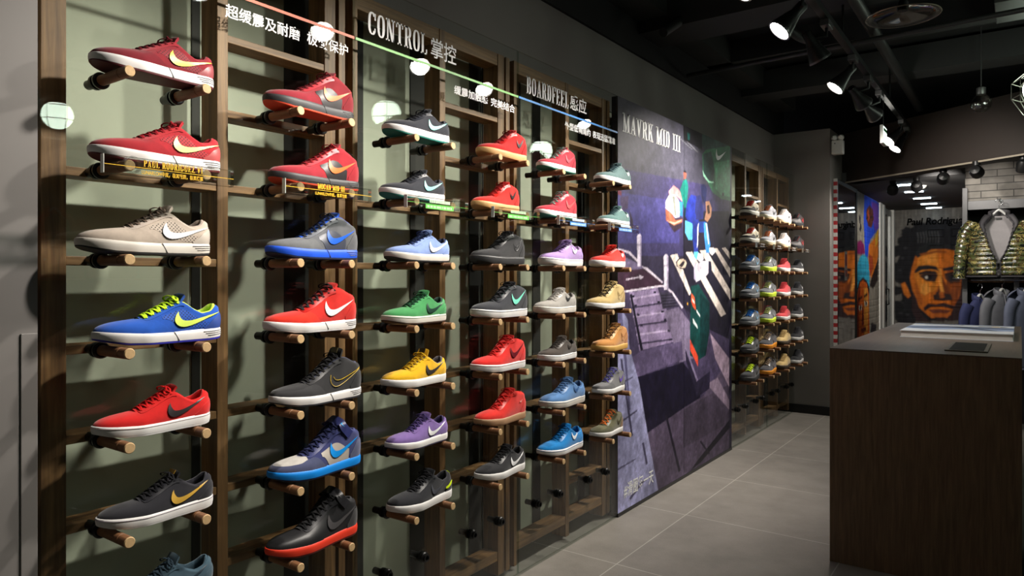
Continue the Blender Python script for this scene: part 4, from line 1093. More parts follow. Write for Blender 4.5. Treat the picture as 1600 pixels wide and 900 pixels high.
SIDE_ART = [
 ((36, 76, 214), [(9.076,2.304),(9.629,2.314),(10.138,2.287),(10.092,1.962),(9.492,1.788),(9.385,1.714),(9.293,1.55),(9.126,1.592),(9.039,1.992)]),
 ((112, 66, 180), [(9.56,2.261),(10.062,2.268),(10.092,1.974),(9.841,1.912),(9.629,2.054)]),
 ((96, 44, 34), [(9.228,2.141),(9.425,2.203),(9.657,2.174),(9.741,2.062),(9.56,1.932),(9.358,1.943),(9.202,2.025)]),
 ((180, 80, 40), [(9.267,2.121),(9.385,2.153),(9.425,2.04),(9.332,1.988)]),
 ((30, 20, 26), [(9.202,2.043),(9.358,2.063),(9.358,2.04),(9.228,2.027)]),
 ((30, 20, 26), [(9.465,2.071),(9.657,2.089),(9.657,2.065),(9.492,2.049)]),
 ((130, 30, 90), [(8.646,1.73),(8.856,1.76),(9.039,1.724),(9.126,1.614),(8.977,1.588),(8.623,1.59)]),
 ((222, 120, 36), [(9.358,1.713),(9.914,1.855),(10.092,1.962),(10.062,1.591),(9.798,1.393),(9.56,1.321),(9.385,1.436)]),
 ((236, 180, 50), [(9.841,1.851),(10.062,1.948),(10.032,1.787),(9.856,1.707)]),
 ((170, 70, 40), [(9.358,1.621),(9.657,1.582),(9.699,1.44),(9.465,1.344)]),
 ((40, 36, 36), [(9.56,1.321),(10.062,1.566),(10.032,1.296),(9.699,1.19),(9.438,1.228)]),
 ((52, 168, 204), [(8.623,1.193),(8.646,1.472),(8.797,1.561),(8.977,1.599),(9.202,1.589),(9.385,1.506),(9.438,1.205),(8.977,1.299)]),
 ((40, 120, 160), [(8.646,1.386),(9.411,1.39),(9.411,1.377),(8.646,1.373)]),
 ((40, 120, 160), [(8.646,1.472),(9.358,1.482),(9.358,1.471),(8.646,1.461)]),
 ((40, 30, 34), [(8.589,1.129),(8.738,1.278),(8.977,1.332),(9.228,1.298),(9.425,1.205),(9.385,1.09),(8.977,1.299),(8.646,1.128)]),
 ((212, 96, 30), [(8.623,0.614),(8.6,1.108),(8.797,1.267),(9.002,1.303),(9.254,1.253),(9.385,1.113),(9.425,0.625),(8.977,0.622)]),
 ((230, 150, 60), [(9.039,1.209),(9.293,1.206),(9.358,0.975),(9.293,0.657),(9.076,0.648)]),
 ((150, 52, 30), [(8.623,1),(8.738,1.213),(8.856,1.234),(8.738,0.953),(8.738,0.649),(8.623,0.636)]),
 ((34, 26, 30), [(8.692,1.095),(8.953,1.122),(8.953,1.095),(8.715,1.066)]),
 ((34, 26, 30), [(9.039,1.12),(9.28,1.149),(9.28,1.115),(9.051,1.093)]),
 ((240, 230, 210), [(8.715,1.008),(8.928,1.012),(8.928,0.963),(8.761,0.956)]),
 ((240, 230, 210), [(9.076,1.048),(9.28,1.051),(9.28,0.996),(9.101,0.993)]),
 ((24, 20, 24), [(8.809,1.007),(8.892,1.009),(8.892,0.965),(8.809,0.963)]),
 ((24, 20, 24), [(9.151,1.05),(9.241,1.05),(9.241,0.997),(9.151,0.996)]),
 ((120, 40, 30), [(8.953,0.989),(9.026,0.986),(9.051,0.784),(8.904,0.77)]),
 ((90, 26, 26), [(8.856,0.746),(9.164,0.755),(9.202,0.703),(8.916,0.692)]),
 ((50, 46, 50), [(8.738,2.037),(8.856,2.035),(8.832,1.967),(8.916,1.906),(8.856,1.848),(8.761,1.865),(8.809,1.933),(8.738,1.983)]),
 ((50, 46, 50), [(9.56,0.78),(9.914,0.738),(9.914,0.64),(9.492,0.653)]),
]

# ------------------------------------------------------------------ wooden display frames behind the glass
POST = wood('walnut_post', (150, 112, 72), (92, 64, 38), 'Z', .55)
RAIL = wood('walnut_rail', (158, 120, 78), (100, 70, 42), 'Y', .55)
FX0, FX1 = -.125, -.042
def frame(label, y0, y1, posts, rails, first=False):
    r = empty('shoe_rack', (FX0, (y0 + y1) / 2, 0)); tag(r, label, 'shoe rack', 'wooden frames behind the glass')
    M = Matrix.Translation((-FX0, -(y0 + y1) / 2, 0))
    for a, b in posts: MB().box(FX0, a, .02, FX1, b, 2.315).build('post', POST, r, bevel=.0015, matrix=M)
    for a, b, z0, z1 in rails: MB().box(FX0 + .004, a, z0, FX1 - .003, b, z1).build('rail', RAIL, r, bevel=.0015, matrix=M)
    return r
def bay_rails(ya, ym0, ym1, yb, low=False):
    R = [(ya, yb, .085, .125), (ya, yb, 2.262, 2.315)]
    for k in range(-1, 8):
        z = ROW0 - k * DROW
        if 1 <= k <= 5: R.append((ya, ym0, z - .011, z + .011))
        if k in (-1, 0, 1, 4, 5, 6) or (k == 7 and low): R.append((ym1, yb, z - .011, z + .011))
    return R
def bay(n, wide_first=False, ends=(.045, .052)):
    ya = Y0 + PITCH * (n - 1); yb = ya + PITCH
    a0 = ya + .035; a1 = a0 + (.055 if wide_first else .022)
    m0 = ya + .482; m1 = m0 + .034
    e0 = yb - .085; e1 = yb - .04
    return [(a0, a1), (m0, m1), (e0, e1), (yb - .026, yb + .002)], bay_rails(a1, m0, m1, e0, n >= 2)
P_, R_ = bay(0, True); frame('walnut frame of posts and rails behind the first glass panel, beside the grey pillar', P_[0][0], P_[-1][1], P_, R_)
P_, R_ = bay(1); frame('walnut frame of posts and rails behind the second glass panel from the grey pillar', P_[0][0], P_[-1][1], P_, R_)
P_, R_ = bay(2); frame('walnut frame of posts and rails behind the glass panel beside the street poster', P_[0][0], P_[-1][1], P_, R_)
P_, R_ = bay(5); frame('walnut frame behind the small glass panel just past the street poster', P_[0][0], P_[-1][1], P_, R_)
P_, R_ = bay(6); P_[-1] = (P_[-1][0], P_[-1][1] - .01); frame('walnut frame behind the last glass panel by the grey end wall', P_[0][0], P_[-1][1], P_, R_)

# ------------------------------------------------------------------ glass panels with their lettering
WHITE_INK = print_m((236, 236, 236))
def glass_panel(n, label):
    ya = Y0 + PITCH * (n - 1) + .003; yb = ya + PITCH - .006
    g = MB().box(0, ya, .012, .008, yb, 2.3387).build('glass_panel', [GLASS, clear_glass('glass_edge', (.70, .80, .74), .12)])
    g.data.polygons.foreach_set('material_index', [1, 1, 1, 0, 1, 0])
    tag(g, label, 'glass panel', 'glass panels of the shoe wall')
    return g, ya, yb
TX = .0087
g, ya, yb = glass_panel(0, 'clear glass panel with orange line, nearest the grey pillar')
MB().box(TX, ya, 2.1295, TX + .0006, yb, 2.1385).build('stripe', print_m((238, 120, 84)), g)
font_text('lettering', '超缓震及耐磨', (TX, 1.128, 2.062), .253, .040, WHITE_INK, g)
font_text('lettering', '极致保护', (TX, 1.407, 2.062), .166, .040, WHITE_INK, g)
g, ya, yb = glass_panel(1, 'clear glass panel with green line and tall white heading, second from the grey pillar')
MB().box(TX, ya, 2.1295, TX + .0006, yb, 2.1385).build('stripe', print_m((150, 214, 128)), g)
slab_text('lettering', 'CONTROL', (TX, 1.661, 2.167), .297, .078, WHITE_INK, g)
font_text('lettering', '掌控', (TX, 1.978, 2.167), .147, .076, WHITE_INK, g, bold=.008)
font_text('lettering', '缓震加触感', (TX, 2.113, 2.055), .216, .036, WHITE_INK, g)
font_text('lettering', '完美结合', (TX, 2.350, 2.055), .174, .036, WHITE_INK, g)
g, ya, yb = glass_panel(2, 'clear glass panel with blue line and tall white heading, beside the street poster')
MB().box(TX, ya, 2.1295, TX + .0006, yb, 2.1385).build('stripe', print_m((84, 160, 240)), g)
slab_text('lettering', 'BOARDFEEL', (TX, 2.614, 2.163), .366, .080, WHITE_INK, g)
font_text('lettering', '感应', (TX, 2.995, 2.166), .161, .076, WHITE_INK, g, bold=.008)
font_text('lettering', '外型低调简约', (TX, 2.944, 2.060), .254, .038, WHITE_INK, g)
font_text('lettering', '表现迅猛精准', (TX, 3.220, 2.060), .253, .038, WHITE_INK, g)
glass_panel(5, 'clear glass panel just past the street poster')
glass_panel(6, 'clear glass panel farthest down the wall, by the grey end wall')

# ------------------------------------------------------------------ street poster: two printed panels
def swoosh(name, mat, origin, size, tilt, frame, parent, thick=.0012):
    O, I = resample(SWOOSH_OUT, 30), resample(SWOOSH_IN, 30); mb = MB()
    c, s_ = math.cos(tilt), math.sin(tilt)
    f = lambda p: (p[0] * size[0] * c - p[1] * size[1] * s_, p[0] * size[0] * s_ + p[1] * size[1] * c)
    for z, fl in ((0, True), (thick, False)):
        mb.grid(np.array([[f(o) + (z,), f(i) + (z,)] for o, i in zip(O, I)]), flip=not fl)
    return mb.build(name, mat, parent, matrix=place(frame, origin))
def poster(n, label):
    ya = Y0 + PITCH * (n - 1) + .002; yb = ya + PITCH - .004
    r = MB().box(-.03, ya, .02, .008, yb, 2.3387).build('poster_panel', surf('poster_board', (40, 38, 48), .6, 0.0))
    tag(r, label, 'poster', 'poster panels')
    nu, nv = 150, 380
    img = photo_grain(raster(POSTER_ART, (58, 52, 78), ya, yb, .02, 2.3387, nu, nv), .17, n)
    U, V = np.meshgrid(np.linspace(ya, yb, nu), np.linspace(.02, 2.3387, nv), indexing='ij')
    picture('print', img, np.stack([np.full_like(U, .0088), U, V], -1), picture_mat('street_print', .5, .12, 60), r)
    return r
pp = poster(3, 'tall poster panel of a purple street with white heading and bollards')
slab_text('lettering', 'MAVRK MID III', (.0096, 3.561, 2.150), .826, .108, WHITE_INK, pp)
font_text('lettering', '#滑圈每一天', (.0096, 3.577, .085), .392, .085, WHITE_INK, pp, bold=.011)
pp = poster(4, 'tall poster panel of a skateboarder on a zebra crossing, by the small shoe bay')
swoosh('check_mark', WHITE_INK, (.0096, 5.055, 2.19), (.22, .085), .12, WALL_FRAME, pp)
struct(MB().box(-.05, Y0 + 2 * PITCH - .0, 0, .012, Y0 + 4 * PITCH, .02), 'baseboard_left', BLACK_METAL)

# ------------------------------------------------------------------ pegs and empty fittings
DOWEL = wood('oak_dowel', (150, 106, 70), (104, 68, 42), 'X', .55, 9)
DOWEL_END = surf('dowel_end_grain', (206, 172, 124), .7, .12, 120)
ROWN = ['topmost', 'second', 'third', 'fourth', 'fifth', 'sixth', 'bottom']
COLN = ['first column from the grey pillar', 'second column from the grey pillar', 'third column from the grey pillar', 'fourth column from the grey pillar', 'fifth column from the grey pillar', 'column beside the street poster']
FARN = ['first column past the street poster', 'second column past the street poster', 'third column past the street poster', 'last column by the grey end wall']
def fitting_mesh(mb, front=True):
    mb.lathe([(0, .0), (.0185, .0), (.0205, .004), (.0205, .010), (.017, .014), (.0, .014)], (.008, 0, 0), (1, 0, 0), 20)   # disc in front of the glass
    mb.lathe([(.012, -.050), (.012, -.012), (.019, -.011), (.019, 0), (.008, 0)], (0, 0, 0), (1, 0, 0), 16)
    return mb
def make_peg():
    r = empty('display_peg', (0, 0, 0)); tag(r, 'wooden peg', 'shoe peg', 'wooden shoe pegs')
    mb = MB().lathe([(0.0001, PEG_L), (PEG_R * .86, PEG_L), (PEG_R, PEG_L - .0025)], (0, 0, 0), (1, 0, 0), 20, mi=1)
    mb.lathe([(PEG_R, PEG_L - .0025), (PEG_R, PEG_L - .034), (PEG_R * .90, PEG_L - .0352), (PEG_R * .90, PEG_L - .037), (PEG_R, PEG_L - .0382), (PEG_R, .022)], (0, 0, 0), (1, 0, 0), 20)
    mb.build('dowel', [DOWEL, DOWEL_END], r, smooth=35)
    fitting_mesh(MB()).build('wall_fitting', BLACK_METAL, r, smooth=40)
    return r
def copy_thing(root, loc, label):
    c = root.copy(); COL.objects.link(c); c.location = loc; c['label'] = label
    for ch in root.children:
        d = ch.copy(); COL.objects.link(d); d.parent = c
    return c
PEG0 = None
COLS = [(col_y(c), COLN[c]) for c in range(6)] + [(col_y(10 + c), FARN[c]) for c in range(4)]
for y, cn in COLS:
    for k in range(7):
        for sd, w in ((-1, 'toe-side'), (1, 'heel-side')):
            lb = '%s wooden peg, %s row, %s' % (w, ROWN[k], cn)
            loc = (0, y + sd * PEG_OFF, ROW0 - k * DROW)
            if PEG0 is None:
                PEG0 = make_peg(); PEG0.location = loc; PEG0['label'] = lb
            else: copy_thing(PEG0, loc, lb)
BOLT0 = None
for y, cn in COLS:
    for sd, w in ((-1, 'one nearer the pillar'), (1, 'one farther from the pillar')):
        loc = (0, y + sd * PEG_OFF, ROW0 - 7 * DROW)
        lb = 'empty peg fitting %s, %s' % (w.replace('one ', ''), cn)
        if BOLT0 is None:
            mb = fitting_mesh(MB()); mb.lathe([(.0, .022), (.007, .022), (.009, .0225), (.009, .03), (.0135, .03), (.0135, .012)], (0, 0, 0), (1, 0, 0), 16)
            BOLT0 = mb.build('peg_fitting', BLACK_METAL, smooth=40); BOLT0.location = loc; tag(BOLT0, lb, 'peg fitting', 'empty black peg fittings')
        else:
            c = BOLT0.copy(); COL.objects.link(c); c.location = loc; c['label'] = lb

# ------------------------------------------------------------------ clear label blocks on the pegs of the second row
def label_block(y, cn, ink, head=None, sub=None, far=False):
    z = ROW0 - DROW - .004
    r = empty('label_block', (PEG_L + .006, y, z)); tag(r, 'clear acrylic block with %s, %s' % (('yellow lettering' if ink == 'y' else 'green band' if ink == 'g' else 'blue band' if ink == 'b' else 'pale lettering'), cn), 'label block', 'acrylic label blocks on the second row')
    c = {'y': (250, 200, 40), 'g': (110, 220, 90), 'b': (70, 140, 225), 'w': (200, 196, 192)}[ink]
    h, w = .021, .158 if not far else .135
    ab = MB().box(-.004, -w, -h, .010, w, h).build('acrylic_bar', [ACRYLIC, ACRYLIC_RIM], r); ab.data.polygons.foreach_set('material_index', [1, 1, 1, 0, 1, 0])
    MB().box(-.0042, -w - .0015, -h, .0102, -w, h).build('polished_edge', EDGE, r)
    if not far:
        for sd in (-1, 1):
            MB().lathe([(.0165, .0), (.0195, .0), (.0195, .0155), (.0165, .0155), (.0165, 0)], (-.004, sd * PEG_OFF, .004), (1, 0, 0), 24).build('collar_ring', ACRYLIC, r, smooth=40)
    F = .0106
    if head:
        MB().box(F, -w, -.0018, F + .0004, w, -.0006).build('rule_line', print_m(c), r)
        slab_text('lettering', head, (F, -.072 if len(head) > 14 else -.050, .002), .145 if len(head) > 14 else .10, .0155, print_m(c), r)
        font_text('lettering', sub, (F, -.076 if len(head) > 14 else -.058, -.0165), .150 if len(head) > 14 else .116, .0115, print_m(c), r, bold=.008)
    else:
        if ink in 'gb':
            MB().box(F - .0002, -.070, -.018, F + .0003, .075, -.003).build('band', print_m(c), r)
            MB().box(F - .0002, -w, -.0018, F + .0002, w, -.0008).build('rule_line', print_m(c), r)
        mb = MB(); rr_ = random.Random(int(y * 100)); x = -.062
        while x < .066:                       # small unreadable print
            a = rr_.uniform(.003, .006); mb.box(F + .0003, x, -.0145, F + .0006, x + a, -.0065); x += a + rr_.choice((.0016, .0016, .005))
        x = -.05
        while x < .055:
            a = rr_.uniform(.004, .007); mb.box(F + .0003, x, .003, F + .0006, x + a, .014); x += a + .002
        mb.build('lettering', print_m((206, 240, 200) if ink == 'g' else (200, 222, 245) if ink == 'b' else (150, 146, 144)), r)
    return r
label_block(col_y(0), COLN[0], 'y', 'PAUL RODRIGUEZ VI', 'LUNARLON中底，极其轻质，极其缓震')
label_block(col_y(1), COLN[1], 'y', 'MOGAN MID III', 'LUNARLON中底，极其轻质')
label_block(col_y(2), COLN[2], 'g'); label_block(col_y(3), COLN[3], 'g'); label_block(col_y(4), COLN[4], 'b'); label_block(col_y(5), COLN[5], 'b')
for c in range(4): label_block(col_y(10 + c), FARN[c], 'w', far=True)

# ------------------------------------------------------------------ track lighting
def spot_light(name, parent, loc, target, watts, deg, blend=.6, radius=.035, color=WARM):
    l = bpy.data.lights.new(name, 'SPOT'); l.energy = watts; l.spot_size = math.radians(deg); l.spot_blend = blend; l.shadow_soft_size = radius; l.color = color
    o = link(bpy.data.objects.new(name, l), parent)
    d = Vector(target) - Vector(loc)
    o.rotation_euler = d.to_track_quat('-Z', 'Y').to_euler(); o.location = loc
    return o
LAMP_GREY = surf('lamp_grey_metal', (92, 92, 92), .35, .04, metal=.6)
LIT = glow('lit_lens', (255, 250, 240), 40.0)
DARKLENS = surf('unlit_lens', (60, 60, 62), .15, 0.0)
TRK_X, TRK_Z = .99, 2.68
trk = MB().box(TRK_X - .018, .2, TRK_Z, TRK_X + .018, 7.3, TRK_Z + .035).build('lighting_track', BLACK_METAL)
tag(trk, 'long black lighting track above the aisle holding a row of spotlights', 'lighting track')
for k, y in enumerate((.8, 2.6, 4.4, 6.2)): MB().cyl((TRK_X, y, TRK_Z + .035), (TRK_X, y, 3.15), .006, n=8).build('hanger_rod', BLACK_METAL, trk)
SPOT_TALLY = {}
def track_lamp(y, target, on, label, power=None, cone=68):
    """y: lamp position along the track; target: what it is aimed at"""
    head = Vector((TRK_X - .06, y, TRK_Z - .13))
    r = empty('track_spotlight', (TRK_X, y, TRK_Z)); tag(r, label, 'spotlight', 'spotlights on the black track')
    o = -Vector((TRK_X, y, TRK_Z)); M = Matrix.Translation(o)
    MB().box(TRK_X - .022, y - .055, TRK_Z - .034, TRK_X + .022, y + .055, TRK_Z).build('adapter', LAMP_GREY, r, bevel=.003, matrix=M)
    d = (Vector(target) - head).normalized()
    MB().tube([(TRK_X, y, TRK_Z - .03), (TRK_X, y, TRK_Z - .075), tuple(head - d * .05)], .009, n=8).build('arm', BLACK_METAL, r, smooth=40, matrix=M)
    MB().lathe([(0, -.10), (.022, -.10), (.026, -.095), (.026, -.045), (.034, -.02), (.050, .035), (.0585, .062), (.0585, .066), (.055, .066), (.054, .058)], head, d, 28).build('lamp_housing', BLACK_METAL, r, smooth=40, matrix=M)
    MB().lathe([(.054, .050), (.0595, .064), (.0595, .070), (.052, .070), (.050, .060)], head, d, 28).build('rim', LAMP_GREY, r, smooth=40, matrix=M)
    MB().lathe([(0.0, .052), (.03, .054), (.053, .060)], head, d, 24).build('lens', LIT if on else DARKLENS, r, smooth=60, matrix=M)
    if on:
        s = spot_light('lamp_light', r, tuple(head + d * .085 + o), tuple(Vector(target) + o), power or SPOT_W, cone, .9)
    return r
NUM = ['first', 'second', 'third', 'fourth', 'fifth', 'sixth']
for y, ty, tz, on, pw, lb in (
    (1.60, .78, 1.33, True, 1.0, 'lit track spotlight aimed at the first shoe column from the pillar'),
    (2.224, 1.42, 1.33, True, .9, 'lit track spotlight aimed at the second shoe column from the pillar'),
    (2.897, 2.15, 1.33, True, .9, 'lit track spotlight aimed at the third shoe column from the pillar'),
    (3.47, 2.85, 1.33, True, 1.0, 'lit black track spotlight, largest of the lit ones in view'),
    (3.976, (1.56, 4.75, 1.0), 0, True, .55, 'track spotlight turned away towards the counter, between the two brightest lit ones'),
    (4.70, 4.2, 1.30, True, 2.3, 'lit track spotlight with a starry glare, aimed at the street poster'),
    (5.241, (1.75, 7.0, 1.25), 0, True, .55, 'track spotlight turned away, just past the glaring lit one'),
    (5.70, (1.60, 7.4, 1.75), 0, True, .7, 'track spotlight turned away, just before the white exit sign'),
    (6.86, 5.9, 1.33, True, 1.2, 'lit track spotlight glowing behind the white exit sign'),
    (7.22, 6.5, 1.0, True, 1.0, 'lit track spotlight at the far end of the track by the brown beam')):
    track_lamp(y, ty if isinstance(ty, tuple) else (0.0, ty, tz), on, lb, power=SPOT_W * pw, cone=92 if pw > 2 or y > 7 else 74)

# ------------------------------------------------------------------ caged globe pendants
def pendant(loc, label):
    r = empty('globe_pendant', loc); tag(r, label, 'pendant lamp', 'caged globe pendants')
    R = .105; x, y, z = loc
    MB().lathe([(R * math.sin(a), -R * math.cos(a)) for a in np.linspace(0.001, PI * .80, 22)], (0, 0, 0), (0, 0, 1), 32).build('globe', glow('frosted_globe', (232, 250, 228), GLOBE), r, smooth=80)
    MB().lathe([(0, .15), (.03, .15), (.035, .12), (.066, .084), (.066, .078), (0, .078)], (0, 0, 0), (0, 0, 1), 24).build('cap', BLACK_METAL, r, smooth=40)
    MB().cyl((0, 0, .15), (0, 0, 3.15 - z), .006, n=8).build('rod', BLACK_METAL, r)
    mb = MB(); rw = .0028
    levels = [(.07, .13), (.165, .05), (.165, -.05), (.10, -.165)]
    for rr, h in levels: mb.tube([(rr * math.cos(a), rr * math.sin(a), h) for a in np.linspace(0, 2 * PI, 9)[:-1]], rw, n=6, closed=True)
    for i in range(8):
        a = 2 * PI * i / 8
        mb.tube([(rr * math.cos(a), rr * math.sin(a), h) for rr, h in levels], rw, n=6)
    mb.build('wire_cage', surf('brushed_wire', (150, 148, 140), .35, 0.0, metal=.8), r, smooth=50)
    return r
pendant((1.935, 5.66, 2.55), 'lit white globe pendant in a wire cage above the far part of the counter')
pendant((2.02, 3.70, 2.55), 'lit white globe pendant in a wire cage above the near end of the counter')
pendant((4.05, 2.28, 2.55), 'lit white globe pendant in a wire cage mirrored in the glass by the grey pillar')

pendant((4.05, 5.00, 2.55), 'added unseen globe pendant for fill light, over the far side of the shop floor')  # extra pendant added out of view to lift the room's ambient light
pendant((4.05, -.40, 2.55), 'added unseen globe pendant for fill light, at the entrance end')  # likewise an added lamp, behind the camera, for ambient fill

# glass disc pendant and clear bulb pendant
r = tag(empty('disc_pendant', (1.392, 3.571, 2.50)), 'clear shallow glass disc shade hanging from the dark ceiling', 'pendant lamp')
MB().lathe([(.0, .030), (.05, .024), (.11, .008), (.146, -.004), (.150, -.003), (.149, 0), (.112, .012), (.05, .029), (0, .035)], n=40).build('glass_disc', clear_glass('disc_glass', (.62, .62, .58), .16), r, smooth=60)
MB().tube([(.149 * math.cos(a), .149 * math.sin(a), -.002) for a in np.linspace(0, 2 * PI, 41)[:-1]], .0022, n=6, closed=True).build('rim', surf('bronze_rim', (150, 142, 126), .3, 0.0, metal=.7), r, smooth=50)
MB().lathe([(0, .02), (.022, .022), (.022, .06), (.012, .075), (.004, .08), (.004, .65)], n=18).build('stem', BLACK_METAL, r, smooth=40)
r = tag(empty('bulb_pendant', (1.588, 6.123, 2.60)), 'clear glass bulb in a dark socket hanging below the ceiling, near the brown beam', 'pendant lamp')
MB().lathe([(.0, -.075), (.035, -.070), (.060, -.045), (.068, -.012), (.060, .022), (.036, .052), (.026, .065)], n=28).build('glass_bulb', clear_glass('bulb_glass', (.75, .75, .72), .12), r, smooth=60)
MB().lathe([(0, .055), (.028, .055), (.030, .06), (.030, .105), (.012, .112), (.004, .115), (.004, .55)], n=18).build('socket', LAMP_GREY, r, smooth=40)

# pipes and conduit under the ceiling
tag(MB().cyl((1.08, .2, 2.86), (1.08, 7.3, 2.86), .034, n=18).build('ceiling_pipe', surf('dark_pipe', (30, 30, 30), .5, .06), smooth=40), 'thick dark pipe running along the ceiling beside the lighting track', 'pipe')
tag(MB().cyl((-.15, 4.9, 2.80), (4.5, 4.6, 2.80), .016, n=12).build('conduit', surf('grey_pipe', (38, 38, 38), .5, .06), smooth=40), 'thin grey conduit crossing under the dark ceiling', 'conduit')
tag(MB().tube([tuple(p) for p in resample([(.06, 4.0, 2.82), (.16, 4.3, 3.0), (.45, 4.6, 3.05), (.62, 5.0, 2.95), (.66, 5.5, 3.08)], 30)], .03, n=12).build('flexible_duct', surf('black_duct', (30, 30, 31), .6, .1), smooth=60), 'black flexible hose curling below the dark ceiling over the shoe wall', 'hose')
MBd = MB().box(1.7, 4.75, 2.86, 2.7, 5.15, 3.1)
tag(MBd.build('air_duct', surf('duct_grey', (44, 44, 44), .6, .06), bevel=.004), 'square grey air duct under the dark ceiling', 'air duct')

# ------------------------------------------------------------------ emergency light and exit sign
r = tag(empty('emergency_light', (END_X + .03, END_Y - .05, 2.50)), 'white box emergency light with two round heads at the corner of the grey end wall', 'emergency light')
WP = surf('white_plastic', (196, 196, 192), .45, .03)
MB().box(.0, -.03, .0, .10, .045, .13).build('battery_box', WP, r, bevel=.006)
for dx in (.022, .078):
    MB().lathe([(0, .024), (.018, .022), (.027, .008), (.029, -.005), (.024, -.008), (0, -.006)], (dx, -.01, .155), (.2, -1, -.1), 20).build('lamp_head', WP, r, smooth=50)
MB().lathe([(0, 0), (.006, 0), (.006, .002), (0, .002)], (.03, -.031, .10), (0, -1, 0), 12).build('indicator', surf('dark_plastic', (30, 30, 30), .4, 0), r)
r = tag(empty('exit_sign', (.905, 6.48, 2.497)), 'small hanging white luminous exit sign with green marking', 'exit sign')
MB().box(-.012, -.10, -.075, .012, .10, .075).build('sign_case', WP, r, bevel=.003)
MB().box(.0122, -.09, -.065, .0135, .09, .065).build('lit_face', glow('sign_face', (235, 255, 240), 2.6), r)
MB().box(.0137, -.085, .028, .0145, .085, .055).build('green_marking', print_m((40, 150, 80)), r)
MB().cyl((0, 0, .075), (0, 0, .653), .004, n=8).build('rod', BLACK_METAL, r)

# ------------------------------------------------------------------ counter with book and black pad
VEN = wood('dark_veneer', (136, 110, 86), (104, 84, 66), 'Z', .5, 9)
VENT = wood('grey_brown_top', (106, 90, 78), (86, 74, 64), 'Y', .38, 7)
CX0, CX1, CY0, CY1, CZ = 1.092, 1.824, 3.55, 5.85, 1.0
r = tag(empty('counter', ((CX0 + CX1) / 2, CY0, 0)), 'dark wood-grain block counter standing on the tiled floor', 'counter')
M = Matrix.Translation((-(CX0 + CX1) / 2, -CY0, 0))
MB().box(CX0, CY0, 0, CX1, CY1, CZ - .004).build('counter_body', VEN, r, bevel=.002, matrix=M)
MB().box(CX0, CY0, CZ - .004, CX1, CY1, CZ).build('counter_top', VENT, r, matrix=M)
r = tag(empty('side_cabinet', (2.05, CY0 + .3, 0)), 'dark open-shelved cabinet at the side of the counter', 'cabinet')
M = Matrix.Translation((-2.05, -CY0 - .3, 0)); CAB = surf('black_laminate', (32, 30, 29), .5, .05)
MB().box(1.835, 3.62, 0, 1.855, 4.3, .93).build('side_panel', CAB, r, matrix=M); MB().box(2.3, 3.62, 0, 2.32, 4.3, .93).build('side_panel', CAB, r, matrix=M)
MB().box(1.855, 4.28, 0, 2.30, 4.30, .93).build('back_panel', CAB, r, matrix=M)
for z in (.12, .40, .58, .76): MB().box(1.855, 3.62, z, 2.30, 4.28, z + .018).build('shelf', CAB, r, matrix=M)
MB().box(1.835, 3.60, .93, 2.32, 4.30, .95).build('top', CAB, r, matrix=M)
tag(MB().box(1.86, 3.66, .95, 2.02, 3.9, 1.09).build('box', surf('red_card', (190, 40, 48), .6, .05), bevel=.002), 'red box on top of the dark cabinet beside the counter', 'box')
# lookbook
r = tag(empty('book', (1.532, 4.80, CZ)), 'thick large-format book with a blue and white landscape cover, lying on the counter', 'book')
PAPER = surf('page_edges', (226, 222, 216), .7, .05, 90, stretch=(1, 1, 30))
bw, bd, bh = .258, .36, .038
MB().box(-bw + .004, -bd + .004, .003, bw - .003, bd - .004, bh - .003).build('pages', PAPER, r)
COVER = surf('book_cover_white', (214, 218, 226), .4, .05, 8)
MB().box(-bw, -bd, 0, bw, bd, .003).box(-bw, bd - .0035, .003, bw, bd, bh - .003).build('back_cover', COVER, r)
nu, nv = 90, 90
art = [((150, 168, 205), [(-.3, -.4), (.3, -.4), (.3, .4), (-.3, .4)]), ((225, 228, 234), [(-.3, -.4), (.3, -.4), (.3, -.12), (.12, -.18), (0, -.1), (-.12, -.2), (-.3, -.1)]),
       ((60, 74, 104), [(-.22, -.10), (-.1, -.02), (.0, .06), (.14, .02), (.28, .06), (.28, .10), (.1, .12), (-.02, .14), (-.16, .06), (-.26, -.02)]),
       ((40, 46, 60), [(-.05, .05), (.06, -.02), (.16, -.16), (.19, -.15), (.1, .0), (.0, .09)]), ((236, 238, 242), [(-.26, .12), (-.1, .16), (.26, .16), (.26, .3), (-.26, .3)]),
       ((44, 40, 40), [(-.2, .29), (.0, .28), (.02, .31), (-.2, .32)]), ((36, 34, 36), [(.08, .20), (.20, .19), (.23, .22), (.2, .25), (.09, .24)]), ((200, 170, 90), [(.15, .19), (.19, .19), (.19, .26), (.15, .26)])]
U, V = np.meshgrid(np.linspace(-bw, bw, nu), np.linspace(-bd, bd, nv), indexing='ij')
MB().box(-bw, -bd, bh - .003, bw, bd, bh).build('front_cover', COVER, r)
picture('cover_print', raster(art, (200, 206, 216), -bw, bw, -bd, bd, nu, nv), np.stack([U, V, np.full_like(U, bh + .0004)], -1), picture_mat('cover_ink', .35, .08, 20), r)
r = tag(empty('security_pad', (1.622, 3.95, CZ)), 'flat black glass pad with a grey rim, set on the counter before the book', 'pad')
MB().box(-.082, -.24, 0, .082, .24, .006).build('rim', surf('pad_rim', (104, 98, 90), .35, .03, metal=.5), r, bevel=.002)
MB().box(-.066, -.215, .0055, .066, .215, .0068).build('black_glass', surf('pad_black', (12, 12, 13), .5, 0.0, spec=.08), r)

